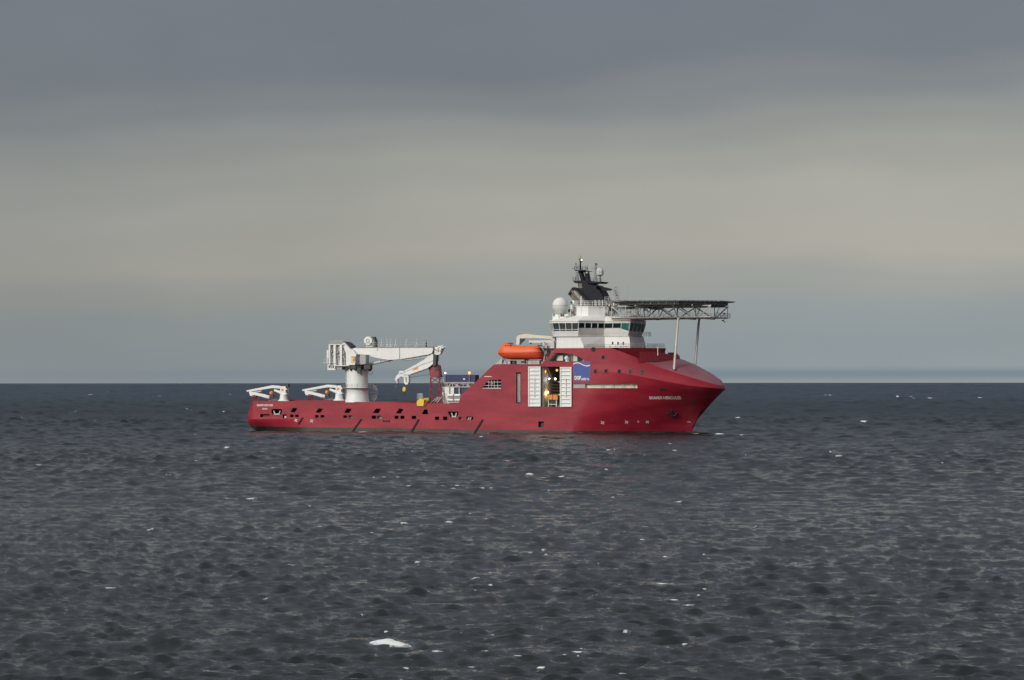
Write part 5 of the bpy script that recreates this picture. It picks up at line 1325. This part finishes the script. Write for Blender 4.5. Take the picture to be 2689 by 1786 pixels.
# ---------------------------------------------------------------- two small knuckle cranes
def small_crane(dx, dy, first):
    YS = -8.8
    def p(x, y, Y=YS): return P(x + dx, y + dy, Y)
    c_ = p(744.5, 1052); q = MB(); zt = p(744, 1035).z; zb = p(744, 1053.5, -11.2).z
    q.lathe(c_.x, YS, [(1.35, zb), (1.25, zb + 0.18), (0.98, zb + 0.35), (0.85, zb + 0.9), (0.78, zt)], 24)
    K = q.build('deck_crane', M_white, ship, smooth=35)
    q = MB(); q.prism([p(737, 1034), p(755, 1036), p(756, 1023), p(751, 1013.5), p(737, 1014.5), p(738, 1022)], YS - 0.55, YS + 0.55); q.build('crane_body', M_white, K)
    q = MB(); q.prism([p(649, 1024.5), p(716, 1011.5), p(737, 1013), p(737, 1020), p(716, 1018.5), p(660, 1027.5), p(649.5, 1028)], YS - 0.32, YS + 0.32); q.build('boom', M_white, K)
    q = MB(); q.tube(p(668, 1030), p(687, 1026.5), 0.17, 8); q.tube(p(657, 1031), p(668, 1030), 0.24, 8); q.build('boom_ram', M_lgrey, K)
    q = MB(); q.prism([p(655, 1027), p(663, 1028), p(690, 1034), p(709, 1039), p(708, 1044), p(698, 1044), p(685, 1040), p(668, 1036.5), p(663, 1040), p(658, 1038), p(656, 1033)], YS - 0.3, YS + 0.3); q.build('jib', M_white, K)
    q = MB(); q.tube(p(697, 1045), p(708, 1046), 0.12, 6); q.tube(p(685, 1041), p(700, 1045), 0.07, 6); q.build('jib_hook', M_lgrey, K)
    q = MB(); q.tube(p(720.5, 1024.3), p(744, 1033.5), 0.30, 10, 0.36); q.build('luffing_ram', M_white, K, smooth=40)
    q = MB(); pbox(q, 748 + dx, 1007.5 + dy, 756.5 + dx, 1016 + dy, YS - 0.5, YS + 0.5); pbox(q, 750 + dx, 1023 + dy, 755.5 + dx, 1031 + dy, YS - 0.75, YS - 0.5); pbox(q, 710 + dx, 1036 + dy, 717 + dx, 1043 + dy, YS - 0.4, YS + 0.4); q.build('crane_motor', M_dark, K)
    q = MB(); q.sphere(tuple(p(713, 1032)), 0.5, 10, 8); q.build('orange_float', M_ora, K, smooth=40)
    q = MB(); pbox(q, 738.5 + dx, 1020.5 + dy, 744.5 + dx, 1026 + dy, YS - 0.6, YS - 0.55); q.build('orange_plate', M_ora, K)
    q = MB(); a, b = p(666, 1053), p(672, 1037)
    for x in (664.5, 668, 674.5): q.tube(p(x, 1053), p(x + (1 if x < 670 else -2), 1038), 0.12, 6)
    q.tube(p(664, 1048), p(675, 1044), 0.08, 5); q.tube(p(664, 1044), p(675, 1050), 0.08, 5); q.prism([p(664, 1037), p(675, 1039), p(674, 1042), p(665, 1041)], YS - 0.5, YS + 0.5)
    q.build('jib_rest', M_dred, K)
    q = MB(); q.tube(p(715, 1051), p(752, 1050), 0.05, 5); q.tube(p(705, 1052), p(728, 1047), 0.05, 5); q.build('deck_hose', M_grey, K)
small_crane(0, 0, True); small_crane(145.8, -1.8, False)

# ---------------------------------------------------------------- boom rest: red lattice tower
YT = -7.5
q = MB(); q.prism(PL([(1124.5, 963), (1127, 958.5), (1137, 957.8), (1149, 959), (1150.5, 966), (1153.5, 990), (1142, 991.5), (1129.5, 991)], YT - 1.0), YT - 1.0, YT + 1.0); T_ = q.build('boom_rest', M_redp, ship)
q = MB(); q.prism(PL([(1138, 957.5), (1147, 957.5), (1150, 972), (1143, 976)], YT - 1.1), YT - 1.1, YT + 0.5); pbox(q, 1146, 986.5, 1157, 988.5, YT - 1.1, YT + 1); q.build('rest_saddle', M_dark, T_)
q = MB(); q.prism(PL([(1139.5, 976), (1149.5, 974), (1153, 990), (1141.5, 991)], YT - 1.04), YT - 1.04, YT - 1.0); q.build('saddle_plate', M_dred, T_)
tops = [(1132, 991), (1152, 991)]; bots = [(1127.5, 1059), (1163, 1059)]
q = MB()
def leg(px0, px1, f_, Y, spread): 
    x = px0 + (px1 - px0) * f_; y = 991 + (1062 - 991) * f_; return P(x, y, Y + spread * f_)
Ys = ((YT - 1.0, -0.9), (YT + 1.0, 0.9))
corners = [(1131.5, 1128, *Ys[0]), (1152.5, 1162, *Ys[0]), (1152.5, 1162, *Ys[1]), (1131.5, 1128, *Ys[1])]
for c_ in corners: q.tube(leg(c_[0], c_[1], 0, c_[2], c_[3]), leg(c_[0], c_[1], 1, c_[2], c_[3]), 0.17, 8)
q.build('tower_leg', M_dred, T_)
q = MB(); fr_ = [0, 0.22, 0.45, 0.7, 1.0]
for i in range(4):
    a_, b_ = corners[i], corners[(i + 1) % 4]
    for f0, f1 in zip(fr_[:-1], fr_[1:]):
        q.tube(leg(a_[0], a_[1], f0, a_[2], a_[3]), leg(b_[0], b_[1], f1, b_[2], b_[3]), 0.09, 6); q.tube(leg(b_[0], b_[1], f0, b_[2], b_[3]), leg(a_[0], a_[1], f1, a_[2], a_[3]), 0.09, 6)
        q.tube(leg(a_[0], a_[1], f1, a_[2], a_[3]), leg(b_[0], b_[1], f1, b_[2], b_[3]), 0.08, 6)
q.build('tower_brace', M_dred, T_)
q = MB()
for i in range(3): q.tube(P(1131 + 8 * i, 1058, YT - 2), P(1150 + 5 * i, 1043, YT - 2), 0.09, 5)
q.tube(P(1156, 990, YT + 1), P(1166, 1060, YT + 1), 0.08, 5); q.tube(P(1161, 990, YT + 1), P(1163, 1060, YT + 1), 0.06, 5)
for i in range(9): q.tube(P(1157 + i, 994 + 7 * i, YT + 1), P(1161.5, 994 + 7 * i, YT + 1), 0.05, 4)
q.build('tower_stair', M_lgrey, T_)

# ---------------------------------------------------------------- cargo and houses on the working deck
YD = -6.0
def base(px, py, Y): return tuple(P(px, py, Y))
q = MB()                                                     # white deck house forward of the tower
pbox(q, 1161, 1017, 1179, 1061, YD - 2, YD + 2); pbox(q, 1179, 1017.5, 1192, 1034, YD - 1.5, YD + 2)
q.build('deck_house', M_white, ship)
q = MB(); pbox(q, 1166, 1019, 1167, 1058, YD - 2.06, YD - 2); pbox(q, 1178, 1034, 1192, 1036, YD - 1.6, YD - 1); pbox(q, 1161, 1034, 1178, 1035, YD - 2.06, YD - 2); q.build('house_seam', M_grey, ship)
FRM = MB()
a, b = P(1167, 1017, YD), P(1250, 1003.5, YD)
for y in (YD - 1.4, YD + 1.4):
    FRM.box(a.x, b.x, y - 0.12, y + 0.12, b.z - 0.3, b.z); FRM.box(a.x, b.x, y - 0.12, y + 0.12, a.z - 0.05, a.z + 0.2)
    for i in range(7): x = a.x + (b.x - a.x) * i / 6; FRM.box(x - 0.1, x + 0.1, y - 0.1, y + 0.1, a.z, b.z)
    for i in range(6): x = a.x + (b.x - a.x) * i / 6; x2 = a.x + (b.x - a.x) * (i + 1) / 6; FRM.tube((x, y, a.z + 0.1 if i % 2 else b.z - 0.2), (x2, y, b.z - 0.2 if i % 2 else a.z + 0.1), 0.07, 5)
z6 = 6.3
for px in (1183, 1212, 1240):
    t_ = P(px, 1017, YD); FRM.box(t_.x - 0.15, t_.x + 0.15, YD - 1.5, YD - 1.2, z6, a.z); FRM.box(t_.x - 0.15, t_.x + 0.15, YD + 1.2, YD + 1.5, z6, a.z)
FRM.build('cargo_platform', M_grey, ship)
q = MB(); a_ = P(1193, 1031, YD - 1.2); b_ = P(1262, 1019, YD - 1.2); q.box(a_.x, b_.x, YD - 1.15, YD + 1.1, a_.z, b_.z); 
BX = thing('navy_deck_box', 'low navy blue box under the raised container platform, partly behind the red hull', 'container', tuple(a_))
q.build('box_body', M_blue, BX)
q = MB()
for i in range(5): x = a_.x + (b_.x - a_.x) * i / 4; q.box(x - 0.07, x + 0.07, YD - 1.2, YD - 1.15, a_.z, b_.z)
q.build('box_post', M_dark, BX)
# small gear on the platform
q = MB()
for (x0, y0, x1, y1, m_) in ((1172, 1006, 1182, 1016, 0), (1196, 1008, 1204, 1016, 0), (1226, 1006, 1233, 1013, 0)): pbox(q, x0, y0, x1, y1, YD - 1.1, YD + 0.4)
q.build('platform_gear', M_alu, ship)
# big blue container on top
ca, cb = P(1167.3, 1003.2, YD - 1.3), P(1247.6, 984.3, YD - 1.3)
CT = thing('blue_container', 'long blue cargo container raised on a frame between red tower and forecastle', 'container', (ca.x, YD - 1.3, ca.z))
q = MB(); q.box(ca.x, cb.x, YD - 1.25, YD + 1.25, ca.z, cb.z); q.build('container_body', M_blue, CT)
q = MB(); n = 26
for i in range(n): x = ca.x + (cb.x - ca.x) * (i + 0.5) / n; q.box(x - 0.07, x + 0.07, YD - 1.30, YD - 1.25, ca.z + 0.1, cb.z - 0.1)
q.build('corrugation', M_blue, CT, kind='stuff')
q = MB()
for x in (ca.x, ca.x + (cb.x - ca.x) * 0.79, cb.x - 0.14): q.box(x, x + 0.14, YD - 1.33, YD - 1.25, ca.z, cb.z)
q.box(ca.x, cb.x, YD - 1.335, YD - 1.25, ca.z - 0.02, ca.z + 0.1); q.box(ca.x, cb.x, YD - 1.335, YD - 1.25, cb.z - 0.1, cb.z + 0.02); q.build('container_frame', M_blue, CT)
q = MB(); pbox(q, 1216, 994, 1221.5, 997, YD - 1.36, YD - 1.33); q.build('container_label', M_letter, CT)
for (x, m_, r_, lb) in ((1169.3, M_lampw, 0.19, 'white deck floodlight on a pole at the after end of the blue container'), (1232.6, M_amber, 0.30, 'amber deck lamp glowing on a pole near the forward end of the blue container')):
    t_ = P(x, 979.5, YD - 1.5); LP = thing('deck_lamp', lb, 'lamp', (t_.x, t_.y, ca.z))
    q = MB(); q.sphere(tuple(t_), r_, 12, 8); q.build('lamp_bulb', m_, LP, smooth=60)
    q = MB(); q.tube((t_.x, t_.y, ca.z - 1), (t_.x, t_.y, t_.z - r_ * 0.8), 0.06, 6); q.build('lamp_pole', M_grey, LP)
# four white tanks in two rows
tanks = (((1174.4, 1034.2, 1191.6, 1042), 'white horizontal tank, upper row and nearer the red tower'), ((1193.2, 1034.2, 1210, 1042), 'white horizontal tank, upper row and nearer the sloping red hull'),
         ((1174.4, 1046, 1191.6, 1054), 'white horizontal tank, lower row and nearer the red tower'), ((1193.2, 1046, 1209, 1054), 'white horizontal tank, lower row and nearer the sloping red hull'))
for (x0, y0, x1, y1), lb in tanks:
    a, b = P(x0, y1, -9.6), P(x1, y0, -9.6); r_ = (b.z - a.z) / 2; zc_ = (a.z + b.z) / 2; xl_ = b.x - a.x
    tk = thing('deck_tank', lb, 'tank', (a.x, -9.6, a.z), 'white tanks stacked on the working deck')
    q = MB(); n = 16; prof = [(0.0, r_ * 0.5), (0.08, r_ * 0.9), (0.25, r_), (xl_ - 0.25, r_), (xl_ - 0.08, r_ * 0.9), (xl_, r_ * 0.5)]
    q.add([(a.x + px_, -9.6 + rr_ * math.cos(2 * math.pi * i / n), zc_ + rr_ * math.sin(2 * math.pi * i / n)) for px_, rr_ in prof for i in range(n)],
          [(k_ * n + i, k_ * n + (i + 1) % n, (k_ + 1) * n + (i + 1) % n, (k_ + 1) * n + i) for k_ in range(5) for i in range(n)] + [tuple(range(n)), tuple(range(5 * n, 6 * n))])
    q.build('tank_shell', M_white, tk, smooth=40)
    q = MB()
    for f_ in (0.2, 0.8): x = a.x + xl_ * f_; q.box(x - 0.06, x + 0.06, -9.6 - r_ * 0.9, -9.6 + r_ * 0.9, a.z - 0.18, a.z + 0.12)
    q.build('tank_cradle', M_grey, tk)
q = MB(); pbox(q, 1172, 1043.3, 1210, 1045.2, -10.0, -8.8); pbox(q, 1191.7, 1033, 1193, 1058, -9.9, -9); pbox(q, 1173, 1055, 1209, 1058, -10, -8.8); q.build('tank_rack', M_grey, ship)
# yellow winch hung at the rail
a, b = P(1094.5, 1066.5, -12.3), P(1112, 1048.5, -12.3)
YW = thing('yellow_winch', 'bright yellow winch housing hung over the red bulwark beside the lattice tower', 'winch', (a.x, -12.3, a.z))
q = MB(); q.prism(PL([(1095.5, 1066), (1111.5, 1066.5), (1113.5, 1050), (1110, 1047.5), (1101, 1048), (1095.5, 1052), (1093.8, 1058)], -12.35), -12.35, -10.9); q.build('winch_housing', M_yel, YW)
q = MB(); q.tube(P(1113, 1050, -11.5), P(1127, 1049.5, -11.5), 0.42, 12); q.tube(P(1113, 1056, -11.5), P(1124, 1053, -11.5), 0.25, 8); q.build('winch_drum', mat('dull_yellow_paint', (0.42, 0.26, 0.03), 0.55, streak=0.3), YW)
q = MB()
for k_ in range(4): q.path([P(1096 + 3.4 * k_, 1049, -11.4), P(1095.5 + 3.4 * k_, 1037, -11.4), P(1098 + 3.4 * k_, 1033, -11.4), P(1101 + 3 * k_, 1036, -11.4), P(1101 + 3 * k_, 1048, -11.4)], 0.055, 5)
q.build('guard_hoop', M_lgrey, YW)
q = MB(); q.prism(PL([(1113, 1058), (1122, 1055), (1117, 1066), (1112, 1067)], -12.2), -12.2, -11.9); q.build('winch_bracket', M_dred, YW)

# ---------------------------------------------------------------- lifeboat, davit and boat deck
YL = -10.6
lb0 = P(1366, 944, YL)
LB = thing('lifeboat', 'enclosed orange lifeboat hanging in the davit above the red forecastle side', 'lifeboat', (lb0.x, YL, P(1366, 943, YL).z))
def zz(y): return P(1366, y, YL).z
def xx(x): return P(x, 925, YL).x
q = MB()                                                     # canopy and hull as rings along the boat
st = [(1308.6, 926.0, 928.5, 926.8, 0.12), (1312, 917.5, 932.5, 926.8, 0.75), (1317.5, 908, 936, 926.8, 1.15), (1323, 901.6, 939.5, 926.8, 1.38), (1331, 901.0, 942.5, 926.6, 1.5), (1340, 901.4, 943.5, 926.5, 1.55), (1346, 904.2, 943.8, 926.4, 1.58), (1353, 907.4, 944, 926.3, 1.6), (1370, 908.0, 944, 926.2, 1.6),
      (1390, 907.8, 944, 926.0, 1.6), (1404, 907.6, 943.8, 925.6, 1.55), (1413, 908.0, 943.5, 925.4, 1.45), (1419, 912.5, 943.5, 925.4, 1.25), (1423.5, 919, 943.2, 925.6, 0.85), (1426, 924, 940, 926.5, 0.3)]
def ringb(x, yt, yb, ym, w_):
    X = xx(x); zt, zb, zm = zz(yt), zz(yb), zz(ym); r_ = []
    for k_ in range(9):
        a_ = math.pi * k_ / 8; r_.append((X, YL - w_ * math.cos(a_) * (1 if abs(math.cos(a_)) > 0.01 else 1), zm + (zt - zm) * math.sin(a_) ** 0.75))
    for k_ in range(1, 8):
        a_ = math.pi * k_ / 8; r_.append((X, YL + w_ * 0.98 * math.cos(a_), zm - 0.05 - (zm - zb) * math.sin(a_) ** 0.62))
    return r_
rg = [ringb(*s_) for s_ in st]; n = 16
q.add([p for r_ in rg for p in r_], [(i * n + k_, i * n + (k_ + 1) % n, (i + 1) * n + (k_ + 1) % n, (i + 1) * n + k_) for i in range(len(rg) - 1) for k_ in range(n)] + [tuple(range(n)), tuple(range((len(rg) - 1) * n, len(rg) * n))])
for fi, f in enumerate(q.f[:-2]):
    k_ = fi % n
    if k_ >= 8: q.m[fi] = 1
q.build('boat_shell', [M_boat, M_boat2], LB, smooth=50)
q = MB(); q.add([(p[0], YL - (YL - p[1]) * 1.03 if k_ == 0 else p[1], p[2]) for r_ in rg for k_, p in enumerate((r_[0], (r_[0][0], r_[0][1] , r_[0][2] - 0.14)))], [(2 * i, 2 * i + 1, 2 * i + 3, 2 * i + 2) for i in range(len(rg) - 1)]); 
q = MB()
for r0, r1 in zip(rg[:-1], rg[1:]): q.bar(r0[0], r1[0], 0.10, 0.12)
q.build('rubbing_strake', M_boat2, LB)
q = MB(); pbox(q, 1332, 900.2, 1343, 902.5, YL - 0.6, YL + 0.6); q.build('helm_hatch', M_dark, LB)
for x in (1328.5, 1335, 1341):
    q = MB(); a = P(x - 1.6, 909.5, YL - 1.05); q.box(a.x, a.x + 0.30, YL - 1.17, YL - 1.0, a.z, a.z + 0.24); q.build('helm_window', M_glass, LB)
q = MB()
for x in (1362, 1388): t_ = xx(x); q.box(t_ - 0.09, t_ + 0.09, YL - 1.64, YL - 1.52, zz(926) - 0.5, zz(926) + 0.1)
q.build('grab_line', M_boat2, LB)
q = MB(); t_ = P(1426, 927, YL); q.tube(P(1425, 920, YL - .3), P(1427.5, 932, YL - .3), 0.12, 6); q.build('lifting_hook', M_dark, LB)
# davit
def beam(q, a, b, w_, h, Y=YL): q.bar(P(a[0], a[1], Y), P(b[0], b[1], Y), w_, h)
q = MB(); Yb = YL + 2.3
q.prism(PL([(1357, 884), (1362, 880), (1380, 877), (1402, 879.5), (1455, 883.5), (1458, 893), (1452, 899), (1450, 894), (1445, 890), (1405, 887.5), (1365, 888.5), (1364, 905), (1355, 905)], Yb - 0.4), Yb - 0.4, Yb + 0.4)
q.prism(PL([(1388.5, 894.5), (1445, 893.5), (1452, 897), (1450, 901), (1389, 899.8)], Yb - 0.3), Yb - 0.3, Yb + 0.3)
DV = q.build('davit', M_cream, ship)
q = MB()
q.tube(P(1379, 890, Yb - .3), P(1366, 904, Yb - .3), 0.13, 6); q.prism(PL([(1365, 890), (1375, 889.5), (1368, 899)], Yb - 0.3), Yb - 0.3, Yb + 0.2)
for x in (1393, 1423, 1429, 1443): pbox(q, x - 1.5, 899.5, x + 1.5, 904, Yb - 0.4, Yb)
pbox(q, 1427.5, 899, 1430.5, 917, Yb - 0.5, Yb - 0.1); pbox(q, 1436.5, 907, 1439.5, 915, Yb - 0.5, Yb - 0.1); pbox(q, 1412, 906, 1422, 909.5, YL - 0.3, YL + 0.3)
q.build('davit_winch', M_dark, DV)
q = MB()
q.prism(PL([(1424, 900), (1430, 900), (1433, 925), (1428, 945), (1424, 956), (1414, 956), (1424, 940), (1428, 922)], YL + 0.9), YL + 0.9, YL + 1.6)
q.tube(P(1434, 905, YL), P(1428, 950, YL), 0.12, 6); q.tube(P(1437, 905, YL), P(1434, 930, YL), 0.10, 6)
q.prism(PL([(1300, 957), (1317, 957), (1320, 940), (1312, 946)], YL + 0.9), YL + 0.9, YL + 1.5)
q.prism(PL([(1323, 940), (1330, 957), (1326, 957)], YL - 0.4), YL - 0.4, YL)
q.build('davit_arm', M_lgrey, DV)
q = MB(); pbox(q, 1440, 899, 1455, 921, YL + 0.8, YL + 2.6); pbox(q, 1431, 917, 1440, 926, YL + 0.9, YL + 2.0); q.prism(PL([(1430, 957), (1440, 930), (1445, 922), (1432, 924)], YL + 0.9), YL + 0.9, YL + 2.0); q.build('davit_housing', M_lgrey, DV)
q = MB()
for (x0, x1, y0) in ((1334, 1341, 947), (1376, 1384, 944.5), (1386, 1416, 946)): pbox(q, x0, y0, x1, 957, YL + 0.2, YL + 1.4)
pbox(q, 1368, 944.8, 1377, 947, YL - 0.3, YL + 0.6); q.build('boat_deck_locker', M_lgrey, DV)
q = MB(); pbox(q, 1345, 947, 1353, 957, YL + 0.3, YL + 1.2); pbox(q, 1368, 948, 1379.5, 953.5, YL - 0.2, YL + 1.0); pbox(q, 1339.5, 946.5, 1341.5, 957, YL, YL + .6); q.tube(P(1319.5, 952, YL), P(1326, 943, YL), 0.12, 6); q.build('boat_deck_gear', M_dark, DV)
q = MB(); q.rail([P(1302, 957, -11.7), P(1318, 957, -11.7)], 0.7, 0.6, 0.035, 2); q.rail([P(1386, 957, -11.7), P(1416, 957, -11.7)], 0.8, 0.9, 0.03, 2); q.build('boat_deck_rail', M_lgrey, DV)
